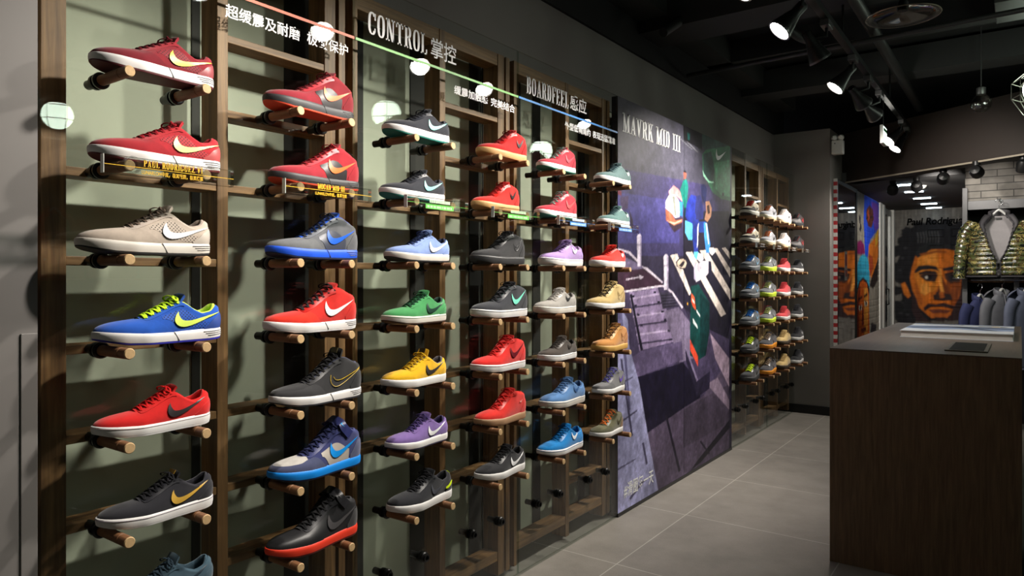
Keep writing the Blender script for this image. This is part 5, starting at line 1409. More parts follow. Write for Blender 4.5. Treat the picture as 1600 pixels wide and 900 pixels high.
# ------------------------------------------------------------------ passage: mirror, murals, door
r = tag(empty('wall_mirror', (END_X, 7.95, 0)), 'tall mirror in a black frame edged with red and white stripes on the passage wall', 'mirror')
M = Matrix.Translation((-END_X, -7.95, 0)); X = END_X
MB().box(X, 7.50, .05, X + .022, 8.45, 2.26).build('mirror_pane', [MIRROR], r, matrix=M)
MB().box(X, 7.46, .02, X + .03, 7.50, 2.30).box(X, 8.45, .02, X + .03, 8.50, 2.30).box(X, 7.50, 2.26, X + .03, 8.45, 2.30).box(X, 7.50, .02, X + .03, 8.45, .05).build('frame', surf('mirror_frame', (26, 24, 24), .5, .04), r, matrix=M)
def stripe_mat():
    m, nt, b, out = new_mat('red_white_stripe')
    tc = N(nt, 'ShaderNodeTexCoord'); sp = N(nt, 'ShaderNodeSeparateXYZ'); nt.links.new(tc.outputs['Object'], sp.inputs[0])
    a = N(nt, 'ShaderNodeMath', operation='MULTIPLY'); a.inputs[1].default_value = 13.0; nt.links.new(sp.outputs['Z'], a.inputs[0])
    f = N(nt, 'ShaderNodeMath', operation='FRACT'); nt.links.new(a.outputs[0], f.inputs[0])
    g = N(nt, 'ShaderNodeMath', operation='LESS_THAN'); g.inputs[1].default_value = .5; nt.links.new(f.outputs[0], g.inputs[0])
    mx = N(nt, 'ShaderNodeMix', data_type='RGBA'); mx.inputs[6].default_value = lin((200, 196, 192)) + (1,); mx.inputs[7].default_value = lin((170, 40, 44)) + (1,)
    nt.links.new(g.outputs[0], mx.inputs[0]); nt.links.new(mx.outputs[2], b.inputs['Base Color']); return m
MB().box(X, 7.43, .02, X + .031, 7.46, 2.30).build('warning_tape', stripe_mat(), r, matrix=M)
ns = MB().box(X + .0224, 7.86, 1.30, X + .0232, 7.98, 1.60).build('notice', print_m((190, 184, 180)), r, matrix=M)
MB().box(X + .0233, 7.885, 1.45, X + .0237, 7.955, 1.57).box(X + .0233, 7.885, 1.34, X + .0237, 7.955, 1.41).build('notice_print', print_m((170, 60, 60)), ns, matrix=M)

def mural(name, art, base, u0, u1, v0, v1, nu, nv, fn, label, grain=.2):
    img = raster(art, base, u0, u1, v0, v1, nu, nv)
    U, V = np.meshgrid(np.linspace(u0, u1, nu), np.linspace(v0, v1, nv), indexing='ij')
    return img, U, V
img = brush(raster(SIDE_ART, (150, 144, 132), 8.56, 10.14, 0, 2.30, 170, 220), 1)
U, V = np.meshgrid(np.linspace(8.56, 10.14, 170), np.linspace(0, 2.30, 220), indexing='ij')
course = ((V % .075) < .008) | (((U + (np.floor(V / .075) % 2) * .11) % .22) < .010)
o = picture('wall_mural', img, np.stack([END_X + .006 - course * .004, U, V], -1), picture_mat('mural_paint', .7, .18, 14))
tag(o, 'bright graffiti mural of two faces in blue and orange hoods on the brick passage wall', 'mural')
# portrait mural on brick and a panelled door
u0, u1 = .34, 1.75
img = brush(raster(PORTRAIT_ART, (104, 100, 95), u0, u1, 0, 2.30, 200, 300), 2)
U, V = np.meshgrid(np.linspace(u0, u1, 200), np.linspace(0, 2.30, 300), indexing='ij')
dep = np.zeros_like(U)
for cx_ in (.86, 1.13):
    for cz_, hh in ((.42, .16), (.80, .14), (1.00, .035), (1.24, .035), (1.42, .06), (1.70, .10), (1.96, .06)):
        ins = (abs(U - cx_) < .095) & (abs(V - cz_) < hh); inn_ = (abs(U - cx_) < .078) & (abs(V - cz_) < hh - .018)
        dep += np.where(ins & ~inn_, .012, 0)
course = (((V % .068) < .008) | (((U + (np.floor(V / .068) % 2) * .11) % .22) < .010)) & (U < .70)
o = picture('portrait_mural', img, np.stack([U, BACK_Y - .012 - dep + course * .004, V], -1), picture_mat('mural_paint', .7, .18, 14))
tag(o, 'large painted portrait of a bearded face on the rear brick wall', 'mural')
font_text('painted_lettering', 'Paul Rodriguez', (.50, BACK_Y - .0165, 2.045), .74, .13, surf('black_wall_paint', (10, 10, 11), .95, 0.0, spec=.05), o, frame=BACK_FRAME, bold=.03, shear=.15)
# white-framed glass door at the end of the passage wall
DW = surf('door_white', (206, 206, 200), .5, .03)
DOOR_M = surf('door_metal', (150, 152, 150), .35, .03, metal=.6)
r = tag(empty('door_1', (END_X - .05, 10.8, 0)), kind='structure'); M = Matrix.Translation((-END_X + .05, -10.8, 0))
struct(MB().box(END_X - .06, 10.14, 0, END_X + .02, 10.34, 2.30), 'trim_door', DW)
struct(MB().box(END_X - .06, 10.44, 0, END_X + .015, 10.58, 2.30).box(END_X - .06, 11.38, 0, END_X + .015, BACK_Y - .02, 2.30), 'trim_doorway', DW)
MB().box(END_X - .05, 10.60, .02, END_X - .01, 10.68, 2.28).box(END_X - .05, 11.28, .02, END_X - .01, 11.36, 2.28).box(END_X - .05, 10.68, 2.2, END_X - .01, 11.28, 2.28).box(END_X - .05, 10.68, .02, END_X - .01, 11.28, .12).build('door_frame', DOOR_M, r, matrix=M)
MB().box(END_X - .034, 10.68, .12, END_X - .026, 11.28, 2.2).build('door_glass', clear_glass('door_glass', (.45, .48, .48), .12), r, matrix=M)
MB().tube([(END_X - .01, 10.72, .95), (END_X + .04, 10.72, .97), (END_X + .04, 10.72, 1.17), (END_X - .01, 10.72, 1.19)], .010, n=8).build('door_handle', BLACK_METAL, r, smooth=50, matrix=M)
for z in (.75, 1.5): MB().box(END_X - .009, 10.61, z - .03, END_X - .004, 10.67, z + .03).build('hinge', CHROME, r, matrix=M)
struct(MB().box(END_X - .46, 10.14, 0, END_X - .40, BACK_Y, 2.30), 'wall_recess', DGREY)
# strip lights in the passage ceiling
STRIP = glow('strip_light', (220, 240, 250), 12.0)
for i, y in enumerate((8.33, 9.05, 9.85, 10.65, 11.30)):
    tag(MB().box(.76, y - .025, 2.288, .94, y + .025, 2.2995).build('ceiling_light', STRIP), '%s recessed strip light in the passage ceiling, counted from the brown beam' % NUM[i], 'ceiling light', 'strip lights in the passage ceiling')
tag(MB().lathe([(0, -.035), (.035, -.03), (.05, -.012), (.055, 0), (0, 0)], (.97, 8.55, 2.30), n=20).build('smoke_detector', WP, smooth=50), 'round white smoke detector between strip lights in the passage ceiling', 'smoke detector')

# ------------------------------------------------------------------ rear wall unit with garments
UX0, UX1, UY = 1.412, 4.2, 7.60
r = tag(empty('wall_unit', (UX0, UY, 0)), 'tall dark clothing unit with a grey brick header, behind the counter', 'wall unit')
M = Matrix.Translation((-UX0, -UY, 0)); UM = surf('unit_grey_metal', (96, 96, 98), .5, .05, metal=.2); UD = surf('unit_dark_panel', (52, 52, 54), .6, .06)
MB().box(UX0, UY, 2.02, UX1, UY + .35, 2.9).build('brick_header', BRICK_U, r, matrix=M)
MB().box(UX0 - .02, UY - .05, 0, UX0 + .02, UY + .35, 2.14).build('upright', UM, r, bevel=.003, matrix=M)
MB().box(UX0 + .02, UY - .03, 1.94, UX1, UY + .02, 2.02).build('header_rail', UM, r, bevel=.003, matrix=M)
MB().box(UX0 + .02, UY + .30, 0, UX1, UY + .35, 2.02).build('back_panel', UD, r, matrix=M)
MB().box(UX0 + .02, UY + .02, 1.285, UX1, UY + .30, 1.31).build('wooden_shelf', RAIL, r, matrix=M)
MB().box(UX0 + .36, UY - .06, 0, UX0 + .40, UY - .02, 1.42).build('upright', UM, r, bevel=.003, matrix=M)
MB().box(UX0 + .36, UY - .06, 1.385, UX1, UY - .02, 1.42).build('rail', UM, r, bevel=.003, matrix=M)
struct(MB().box(UX0, UY + .35, 0, UX0 + .06, BACK_Y, 2.40), 'wall_passage', surf('passage_side', (40, 40, 42), .7, .05, 3))

def camo_mat():
    m, nt, b, out = new_mat('shiny_camouflage')
    tc = N(nt, 'ShaderNodeTexCoord'); mp = N(nt, 'ShaderNodeMapping'); mp.inputs['Scale'].default_value = (16, 16, 20); nt.links.new(tc.outputs['Object'], mp.inputs['Vector'])
    nz = N(nt, 'ShaderNodeTexNoise', Scale=1.0, Detail=2.5, Distortion=.7); nt.links.new(mp.outputs[0], nz.inputs['Vector'])
    cr = N(nt, 'ShaderNodeValToRGB'); cr.color_ramp.interpolation = 'CONSTANT'; e = cr.color_ramp.elements
    e[0].position = 0; e[0].color = lin((28, 31, 25)) + (1,); e[1].position = .42; e[1].color = lin((78, 86, 46)) + (1,)
    for p, c in ((.50, (70, 54, 34)), (.56, (146, 136, 80)), (.62, (42, 48, 32))):
        x = e.new(p); x.color = lin(c) + (1,)
    nt.links.new(nz.outputs['Fac'], cr.inputs['Fac']); nt.links.new(cr.outputs['Color'], b.inputs['Base Color'])
    b.inputs['Roughness'].default_value = .26
    b.inputs['Specular IOR Level'].default_value = .9
    n2 = N(nt, 'ShaderNodeTexNoise', Scale=60.0, Detail=4.0); nt.links.new(tc.outputs['Object'], n2.inputs['Vector'])
    bp = N(nt, 'ShaderNodeBump', Strength=.5, Distance=.004); nt.links.new(n2.outputs['Fac'], bp.inputs['Height']); nt.links.new(bp.outputs[0], b.inputs['Normal'])
    return m
def hanger(name, loc, rotz, label, rail_z):
    r = tag(empty(name, loc, rotz), label, 'clothes hanger', 'clothes hangers')
    MB().tube([tuple(p) for p in resample([(-.18, 0, -.165), (-.10, 0, -.085), (-.03, 0, -.008), (0, 0, .015), (.03, 0, -.008), (.10, 0, -.085), (.18, 0, -.165)], 25)], .012, n=10, flat=.010).build('arms', surf('hanger_white', (200, 200, 198), .4, 0), r, smooth=60)
    h = [(0, 0, .012), (0, 0, .055)] + [(.028 * math.sin(a), 0, .083 - .028 * math.cos(a)) for a in np.linspace(0, PI * 1.45, 14)]
    MB().tube(h, .003, n=8).build('hook', CHROME, r, smooth=60)
    return r
def jacket(name, loc, rotz, label, shell_m, lining_m, trim_m, quilt=True, open_=True, length=.56, w=.245, hood=False, group=None, label_patch=True, dsc=1.0):
    """front faces -Y; origin at the neck"""
    r = tag(empty(name, loc, rotz), label, 'jacket', group)
    zs = np.linspace(0, 1, 60); nA = 64
    def wid(t): return np.interp(t, [0, .05, .14, .26, .6, 1], [.075, .125, w * .82, w * .86, w * .92, w * .96])
    def dep(t): return dsc * np.interp(t, [0, .06, .2, .6, 1], [.035, .05, .075, .09, .085])
    def top(t): return -length * t
    gap = 0.32 if open_ else 0.02
    G = []
    for t in zs:
        row = []
        q = (math.sin(t * length / .040 * PI) ** 2) if quilt and .08 < t else .5
        pf = .012 * (q ** .6 - .5)
        op = gap * (max(0, 1 - t / .72) ** .8) * PI / 2 + .03
        for j in range(nA):
            a = -PI / 2 + op + (2 * PI - 2 * op) * j / (nA - 1)
            c, s_ = math.cos(a), math.sin(a)
            x = (wid(t) + pf) * math.copysign(abs(c) ** .8, c); y = (dep(t) + pf) * math.copysign(abs(s_) ** .8, s_)
            drop = abs(x) / .2 * .05 * max(0, 1 - t / .2) * (t < .2)
            row.append((x, y, top(t) - (0.28 * max(0, abs(x) - .075) if t < .16 else .28 * max(0, abs(x) - .075) * max(0, 1 - (t - .16) / .3))))
        G.append(row)
    G = np.array(G)
    o = MB().grid(G).build('body', shell_m, r, smooth=70)
    so = o.modifiers.new('cloth', 'SOLIDIFY'); so.thickness = .006; so.offset = -1
    # lining seen in the opening and inside
    L_ = G.copy(); L_[:, :, 0] *= .93; L_[:, :, 1] = L_[:, :, 1] * .80
    MB().grid(L_, flip=True).build('lining', lining_m, r, smooth=70)
    bk = []
    for i, t in enumerate(zs[:48]):
        a, b = G[i, 0], G[i, -1]
        bk.append([(x, dep(t) * .30, (a[2])) for x in np.linspace(G[i, 0, 0] * 1.15, G[i, -1, 0] * 1.15, 6)])
    if open_: MB().grid(np.array(bk)).build('lining_front', lining_m, r, smooth=70)
    for e in (0, -1):
        MB().tube([tuple(p + np.array([0, -.003, 0])) for p in G[:, e]], .0055, n=6).build('zip_edge', trim_m, r, smooth=50)
    MB().tube([tuple(p) for p in G[-1, :, :] + np.array([0, 0, -.012])], .016, n=8, flat=.009).build('hem', trim_m, r, smooth=60)
    # collar
    cl = []
    for f, zz in ((1.0, -.012), (1.05, .012), (1.02, .038), (.90, .040), (.84, .012)):
        cl.append([(f * .078 * math.cos(a), f * .048 * math.sin(a) + .004, zz + .020 * math.sin(a)) for a in np.linspace(-PI / 2 + .75, 1.5 * PI - .75, 24)])
    MB().grid(np.array(cl)).build('collar', trim_m, r, smooth=70)
    if open_:
        for sd in (-1, 1):   # turned-back lapels
            lp = []
            for i in range(0, 26, 2):
                p = G[i, 0 if sd > 0 else -1]; wd = .055 * (1 - i / 26)
                lp.append([p + np.array([sd * wd * k / 3, -.012 * math.sin(k / 3 * PI) - .004, .004 * k]) for k in range(4)])
            lo_ = MB().grid(np.array(lp)).build('lapel', trim_m, r, smooth=70); s2 = lo_.modifiers.new('cloth', 'SOLIDIFY'); s2.thickness = .004
    for sd in (-1, 1):
        sl = []
        path = resample([(sd * w * .70, 0, -.05), (sd * w * .98, -.005, -.13), (sd * w * 1.10, -.012, -.26), (sd * w * 1.17, -.02, -.40), (sd * w * 1.20, -.03, -.55)], 46)
        for i, p in enumerate(path):
            f = i / 45; rr = .062 - .020 * f
            if quilt: rr += .007 * (abs(math.sin(f * .5 / .040 * PI)) - .5)
            tx = np.array([sd * .35 * (1 - f) + .06 * sd, 0, -1.0]); tx /= np.linalg.norm(tx); nx = np.cross(tx, [0, 1, 0]); nx /= np.linalg.norm(nx)
            sl.append([p + nx * rr * math.cos(a) + np.array([0, 1.0, 0]) * rr * .9 * dsc * math.sin(a) for a in np.linspace(0, 2 * PI, 19)])
        so_ = MB().grid(np.array(sl)).build('sleeve', shell_m, r, smooth=70)
        MB().tube([tuple(p) for p in np.array(sl[-1])[:-1]], .006, n=6, closed=True).build('cuff', trim_m, so_, smooth=60)
    if hood:
        hd = []
        for i, t in enumerate(np.linspace(0, 1, 12)):
            a_ = t * PI * .9
            hd.append([(.10 * math.sin(b) * (.65 + .35 * math.sin(a_)), .035 + .055 * math.sin(a_) + .03 * math.cos(b) * 0, .035 - .15 * t + .05 * math.sin(a_)* abs(math.cos(b))) for b in np.linspace(-PI / 2, PI / 2, 14)])
        ho = MB().grid(np.array(hd)).build('hood', shell_m, r, smooth=70); s3 = ho.modifiers.new('cloth', 'SOLIDIFY'); s3.thickness = .008
    if label_patch and open_:
        MB().lathe([(0, 0), (.012, .0), (.012, .002), (0, .002)], (.11, -.094, -.40), (0, -1, 0), 14).build('badge', surf('badge_grey', (160, 160, 158), .4, 0), r)
        MB().box(-.022, .010, -.034, .022, .012, -.016).build('neck_label', print_m((30, 30, 30)), r)
    return r
GREYLIN = surf('grey_lining', (148, 144, 146), .8, .08, 20); DKTRIM = surf('dark_trim', (58, 56, 60), .7, .06)
HZ = 1.905
hanger('clothes_hanger', (1.668, UY - .13, HZ), 0, 'pale hanger with chrome hook holding the camouflage jacket', 2.0)
tag(MB().cyl((1.668, UY - .13, 2.011), (1.668, UY - .02, 2.011), .005, n=8).cyl((1.668, UY - .02, 1.99), (1.668, UY - .02, 2.03), .012, n=10).build('wall_hook', CHROME, smooth=40), 'small chrome hook on the grey rail of the dark clothing unit', 'hook')
jacket('quilted_jacket', (1.668, UY - .13, HZ - .035), 0, 'quilted green camouflage jacket hanging open to show its grey lining', camo_mat(), GREYLIN, DKTRIM, length=.52)
JG = surf('grey_canvas', (104, 105, 112), .8, .08, 20, .2, 300); JN = surf('navy_canvas', (44, 50, 92), .8, .08, 20, .2, 300); JL = surf('blue_grey_canvas', (90, 96, 116), .8, .08, 20, .2, 300)
for x, m_, lb, rz in ((1.53, JN, 'navy jacket hanging at the passage end of the lower clothes rail', 1.02), (1.69, JG, 'grey hooded jacket hanging on the lower clothes rail beside the navy one', .98), (1.86, JL, 'blue-grey hooded jacket hanging on the lower rail, third from the passage', .98)):
    dz = -.05 if x < 1.55 else 0
    hanger('clothes_hanger', (x, UY - .13, 1.215 + dz), rz, 'hanger with chrome hook holding the ' + lb.split(' hanging')[0] + ' on the lower rail', 1.36)
    jacket('jacket', (x, UY - .13, 1.185 + dz), rz, lb, m_, DKTRIM, m_, quilt=False, open_=False, length=.62, w=.215, hood=x > 1.55, group='jackets on the lower rail', label_patch=False, dsc=.62)
tag(MB().cyl((UX0 + .05, UY - .13, 1.310), (UX1, UY - .13, 1.310), .009, n=12).build('clothes_rail', CHROME, smooth=40), 'chrome rail carrying the row of jackets behind the counter', 'clothes rail')

for y, lb in ((2.62, 'red jacket hanging on the far side wall, mirrored in the glass by the pillar'), (3.30, 'second red jacket on the far side wall, mirrored faintly in the glass')):
    tag(MB().cyl((5.1, y, 2.015), (4.985, y, 2.015), .005, n=8).build('wall_hook', CHROME, smooth=40), 'small hook holding the ' + lb.split(' hanging')[0].split(' on the')[0] + ' on the far side wall', 'hook')
    hanger('clothes_hanger', (4.985, y, 1.92), -PI / 2, 'white hanger of the ' + lb.split(' hanging')[0].split(' on the')[0] + ' on the far side wall', 2.0)
    jacket('jacket', (4.985, y, 1.885), -PI / 2, lb, surf('red_cloth', (196, 40, 34), .7, .06), DKTRIM, surf('red_cloth', (196, 40, 34), .7, .06), quilt=False, dsc=.8)

# black spotlights under the beam
for i, (x, y, tgt, pw) in enumerate(((.78, 7.98, (.35, 9.6, 1.3), .9), (1.0, 7.85, (.9, 11.4, 1.2), 2.6), (1.26, 7.36, (.8, 11.4, 1.4), 2.6), (1.52, 7.06, (1.62, 7.6, 2.1), .45), (1.84, 6.92, (1.80, 7.5, 1.3), .4))):
    z = 2.27
    r = tag(empty('ceiling_spotlight', (x, y, z)), 'black round spotlight under the brown beam, %s from the mirror' % NUM[i], 'spotlight', 'black spotlights under the brown beam')
    d = (Vector(tgt) - Vector((x, y, z - .05))).normalized()
    MB().cyl((0, 0, .0), (0, 0, .035), .03, n=18).build('base', BLACK_METAL, r, smooth=40)
    MB().lathe([(0, -.06), (.035, -.05), (.05, -.02), (.052, .04), (.047, .045), (.044, .03), (0, .025)], (0, 0, -.05), d, 24).build('lamp_housing', BLACK_METAL, r, smooth=40)
    spot_light('lamp_light', r, tuple(Vector((0, 0, -.05)) + d * .07), tuple(Vector(tgt) - Vector((x, y, z))), BACK_W * pw, 70, .7)
# ------------------------------------------------------------------ the shoes
W_, OFFW = (232, 230, 228), (214, 208, 198)
def S_(kind, name, U, SO, OU=None, LG=None, LA=None, LI=None, **k):
    d = dict(kind=kind, name=name, U=U, SO=SO, OU=OU or SO, LG=LG, LA=LA or U, LI=LI or U)
    d.update(k); return d
LOWL = dict(lsize=(.116, .039), lpos=(.55, .035), ltilt=.09)
LONG = dict(lsize=(.128, .038), lpos=(.55, .038), ltilt=.04)
prod = dict(perf=1, vents=1, heel_leather=1, **LONG)
mog = dict(vents=1, vamp='mudguard', lsize=(.115, .045), lpos=(.56, .042), ltilt=.13)
chk = dict(lsize=(.065, .040), lpos=(.70, .052), ltilt=.38, vamp='none')
NEAR = [
 [S_('low', 'maroon suede low sneaker with yellow side mark', (132, 26, 38), W_, (84, 22, 30), (250, 206, 60), (96, 16, 26), H=(150, 70, 74), E=(150, 30, 42), V=(118, 20, 34), eye_leather=0, **prod),
  S_('low', 'red suede low sneaker with pale yellow side mark', (176, 36, 46), W_, (96, 22, 30), (255, 238, 150), (150, 22, 34), H=(186, 84, 84), E=(184, 40, 48), V=(164, 32, 42), eye_leather=0, **prod),
  S_('low', 'beige suede low sneaker with white side mark', (186, 172, 158), OFFW, (40, 38, 38), (240, 240, 246), (112, 96, 84), (168, 154, 142), H=(196, 186, 174), E=(190, 176, 164), V=(180, 166, 152), eye_leather=0, **prod),
  S_('low', 'blue suede low sneaker with bright yellow-green laces', (28, 84, 184), W_, (50, 50, 170), (226, 255, 110), (206, 250, 50), (214, 250, 90), TO=(30, 76, 160), H=(56, 84, 160), E=(36, 92, 192), V=(30, 88, 190), eye_leather=0, lace_w=.0042, **prod),
  S_('low', 'bright red suede low sneaker with black side mark', (206, 24, 22), W_, W_, (50, 44, 46), (196, 20, 20), vamp='none', fox=(150, 130, 130), E=(208, 26, 24), eye_leather=0, tongue=.018, **LOWL),
  S_('low', 'black suede low sneaker with gold side mark', (36, 36, 42), W_, W_, (214, 170, 70), (26, 26, 30), (44, 44, 52), vamp='none', fox=(130, 120, 130), TL=(190, 150, 60), tongue=.018, **LOWL),
  S_('low', 'dark teal suede low sneaker', (62, 86, 100), W_, W_, (40, 54, 66), (44, 60, 72), vamp='none', tongue=.024, **LOWL)],
 [S_('mid', 'maroon mid-top sneaker with black sole and orange side mark', (124, 24, 34), (46, 46, 48), (206, 66, 34), (250, 106, 44), (104, 18, 28), (180, 40, 36), Q=(34, 28, 30), E=(168, 52, 60), V=(128, 24, 38), **mog),
  S_('mid', 'red mid-top sneaker with black sole and orange side mark', (160, 30, 42), (46, 46, 48), (214, 70, 36), (255, 110, 40), (130, 20, 30), (200, 50, 40), Q=(34, 28, 30), E=(196, 76, 84), V=(150, 32, 46), **mog),
  S_('mid', 'grey mid-top sneaker with blue sole and side mark', (96, 98, 102), (24, 88, 226), (30, 40, 70), (28, 98, 230), (40, 44, 56), (24, 92, 220), Q=(66, 70, 84), E=(110, 114, 122), V=(104, 106, 108), TO=(30, 90, 210), **mog),
  S_('mid', 'red mid-top sneaker with white side mark and black laces', (206, 34, 24), W_, W_, (240, 238, 238), (36, 32, 34), (190, 30, 24), E=(186, 28, 22), V=(214, 44, 24), **mog),
  S_('mid', 'black mid-top sneaker with thin gold outlined side mark', (40, 40, 42), W_, (60, 60, 66), (206, 170, 40), (26, 26, 28), (70, 74, 96), loutline=1, E=(58, 58, 60), V=(52, 52, 54), TL=(90, 80, 50), tongue=.028, **{**mog, 'lsize': (.125, .045)}),
  S_('mid', 'navy and grey strapped mid-top sneaker with bright blue sole', (52, 58, 108), (0, 140, 236), (24, 30, 60), (16, 150, 240), (30, 36, 72), (70, 76, 128), Q=(186, 178, 168), TB=(190, 186, 180), E=(58, 64, 116), V=(74, 80, 112), strap=(50, 56, 112), SL=(20, 170, 246), H=(84, 90, 122), **{**mog, 'vents': 0}),
  S_('mid', 'black strapped mid-top sneaker with orange-red sole', (38, 38, 40), (236, 60, 34), (90, 30, 26), (78, 76, 78), (24, 24, 26), (50, 50, 54), E=(46, 46, 50), V=(34, 34, 36), strap=(42, 42, 46), SL=(96, 96, 100), leather=1, **{**mog, 'vents': 0, 'lsize': (.125, .045)})],
 [S_('low', 'black suede low sneaker with mint side mark', (38, 40, 48), W_, (20, 120, 108), (140, 240, 222), (28, 30, 36), (60, 60, 72), vamp='none', **LOWL),
  S_('low', 'charcoal suede low sneaker with mint side mark', (44, 46, 54), W_, (20, 120, 108), (150, 244, 226), (32, 34, 40), (66, 66, 78), vamp='none', **LOWL),
  S_('low', 'light blue suede low sneaker with white side mark', (136, 160, 216), OFFW, (40, 40, 44), (242, 242, 248), (44, 60, 110), (40, 52, 88), vamp='none', E=(140, 164, 218), eye_leather=0, **LOWL),
  S_('low', 'green suede low sneaker with dark green side mark', (66, 150, 86), OFFW, (70, 50, 40), (32, 64, 52), (20, 70, 44), (50, 76, 66), vamp='none', E=(70, 154, 90), eye_leather=0, fox=(120, 150, 120), **LOWL),
  S_('low', 'yellow suede low sneaker with black side mark', (230, 178, 12), W_, OFFW, (54, 50, 50), (190, 150, 20), (110, 104, 108), vamp='none', TL=(60, 50, 30), tongue=.028, E=(232, 182, 16), eye_leather=0, **LOWL),
  S_('low', 'purple suede low sneaker with white side mark', (126, 100, 164), W_, (70, 64, 90), (244, 244, 246), (66, 52, 104), (70, 58, 100), vamp='none', E=(126, 100, 164), eye_leather=0, **LOWL),
  S_('low', 'black suede low sneaker with dark grey side mark and lime heel', (34, 35, 40), W_, W_, (74, 76, 84), (28, 28, 32), (52, 52, 58), clip=(214, 240, 30), **{**LOWL, 'lsize': (.085, .036), 'lpos': (.54, .038)})],
 [S_('chukka', 'deep red suede mid-top sneaker with amber gum sole', (190, 24, 24), (214, 170, 110), (186, 140, 84), (36, 20, 22), (150, 20, 22), **chk),
  S_('chukka', 'bright red suede mid-top sneaker with amber gum sole', (214, 34, 24), (216, 172, 112), (190, 142, 86), (40, 20, 22), (176, 24, 22), **chk),
  S_('chukka', 'all-black suede mid-top sneaker with grey outlined mark', (48, 48, 50), (50, 50, 52), (40, 40, 42), (120, 120, 122), (36, 36, 38), loutline=1, fox=(110, 110, 110), **chk),
  S_('chukka', 'black mid-top sneaker with mint side mark and white sole', (52, 54, 60), W_, W_, (136, 240, 214), (30, 30, 34), (40, 60, 60), fox=(60, 60, 64), lsize=(.105, .046), lpos=(.60, .044), ltilt=.26, vamp='none'),
  S_('chukka', 'red mid-top sneaker with maroon side mark and white sole', (220, 34, 28), W_, W_, (110, 20, 34), (196, 28, 26), fox=(140, 60, 60), lsize=(.105, .046), lpos=(.60, .044), ltilt=.26, vamp='none'),
  S_('chukka', 'plain red chukka sneaker with tan sole', (214, 36, 26), (176, 138, 104), (150, 110, 80), (240, 190, 180), (196, 26, 24), lsize=(.022, .012), lpos=(.78, .074), ltilt=.3, vamp='none'),
  S_('low', 'black low sneaker with white side mark', (36, 36, 40), W_, W_, (240, 240, 242), (26, 26, 28), (44, 44, 48), vamp='none', **LOWL)],
 [S_('chukka', 'dusky red mid-top sneaker with mint and black laces', (168, 40, 56), W_, (24, 110, 90), (206, 70, 84), (120, 150, 140), (180, 60, 74), lsize=(.10, .042), lpos=(.60, .046), ltilt=.2, vamp='none'),
  S_('chukka', 'crimson mid-top sneaker with mint and black laces', (178, 38, 54), W_, (24, 110, 90), (226, 84, 84), (110, 140, 130), (190, 66, 80), lsize=(.10, .042), lpos=(.60, .046), ltilt=.2, vamp='none'),
  S_('low', 'lilac canvas low sneaker with white side mark', (168, 138, 194), W_, W_, (244, 244, 248), (120, 90, 150), (180, 150, 200), lsize=(.07, .034), lpos=(.62, .052), ltilt=.25, fox=(160, 150, 170), vamp='none'),
  S_('low', 'grey suede low sneaker with black side mark', (158, 154, 148), OFFW, OFFW, (40, 40, 42), (170, 166, 160), (140, 136, 132), fox=(150, 146, 140), lsize=(.075, .034), lpos=(.62, .052), ltilt=.25, vamp='none'),
  S_('low', 'dark brown suede low sneaker with white sole', (66, 58, 52), W_, W_, (56, 50, 46), (60, 54, 50), (48, 44, 42), fox=(90, 80, 76), vamp='none', lsize=(.07, .03), lpos=(.62, .052)),
  S_('low', 'dusty blue suede low sneaker', (84, 128, 180), OFFW, OFFW, (60, 98, 150), (70, 104, 150), (70, 104, 150), fox=(110, 130, 150), vamp='none', lsize=(.075, .034), lpos=(.62, .052), ltilt=.25),
  S_('low', 'bright azure low sneaker with white side mark', (0, 124, 196), W_, (120, 90, 80), (240, 244, 248), (0, 90, 150), (10, 110, 180), fox=(60, 100, 150), vamp='none', lsize=(.08, .036), lpos=(.62, .050), ltilt=.25)],
 [S_('low', 'grey-green low sneaker with white side mark', (96, 122, 122), W_, (60, 50, 46), (236, 240, 240), (60, 84, 92), (80, 104, 104), lsize=(.05, .030), lpos=(.80, .050), ltilt=.5, vamp='none'),
  S_('low', 'sea-grey low sneaker with white side mark', (90, 124, 122), W_, (60, 50, 46), (236, 240, 240), (54, 80, 88), (76, 102, 102), lsize=(.05, .030), lpos=(.80, .050), ltilt=.5, vamp='none'),
  S_('low', 'vivid red low sneaker with white side mark', (222, 40, 26), W_, W_, (244, 240, 238), (206, 34, 24), (200, 36, 26), lsize=(.055, .034), lpos=(.78, .048), ltilt=.45, vamp='none'),
  S_('chukka', 'sand suede mid-top sneaker with dark laces and white sole', (190, 164, 106), W_, (60, 50, 40), (150, 124, 74), (60, 52, 36), (70, 56, 44), E=(206, 180, 120), vamp='mudguard', H=(170, 140, 84), loutline=1, lsize=(.08, .05), lpos=(.66, .046)),
  S_('chukka', 'wheat leather mid-top sneaker with gum sole', (188, 128, 60), (204, 160, 84), (180, 136, 66), (150, 92, 40), (96, 66, 36), (80, 54, 34), E=(206, 158, 92), vamp='mudguard', H=(176, 110, 50), loutline=1, lsize=(.08, .05), lpos=(.66, .046)),
  S_('chukka', 'grey mid-top sneaker with purple laces and mark', (110, 110, 112), W_, OFFW, (112, 84, 190), (98, 92, 178), (60, 60, 64), vamp='mudguard', V=(96, 96, 98), lsize=(.07, .042), lpos=(.70, .05), ltilt=.3),
  S_('chukka', 'olive mid-top sneaker with orange laces', (96, 94, 66), W_, OFFW, (84, 80, 56), (214, 108, 40), (70, 66, 50), vamp='mudguard', V=(84, 84, 60), H=(130, 92, 50), lsize=(.07, .042), lpos=(.70, .05), ltilt=.3)],
]
KIND_NAME = {'low': 'low_sneaker', 'mid': 'mid_top_sneaker', 'chukka': 'mid_top_sneaker', 'runner': 'running_shoe'}
SHOE_X = .078
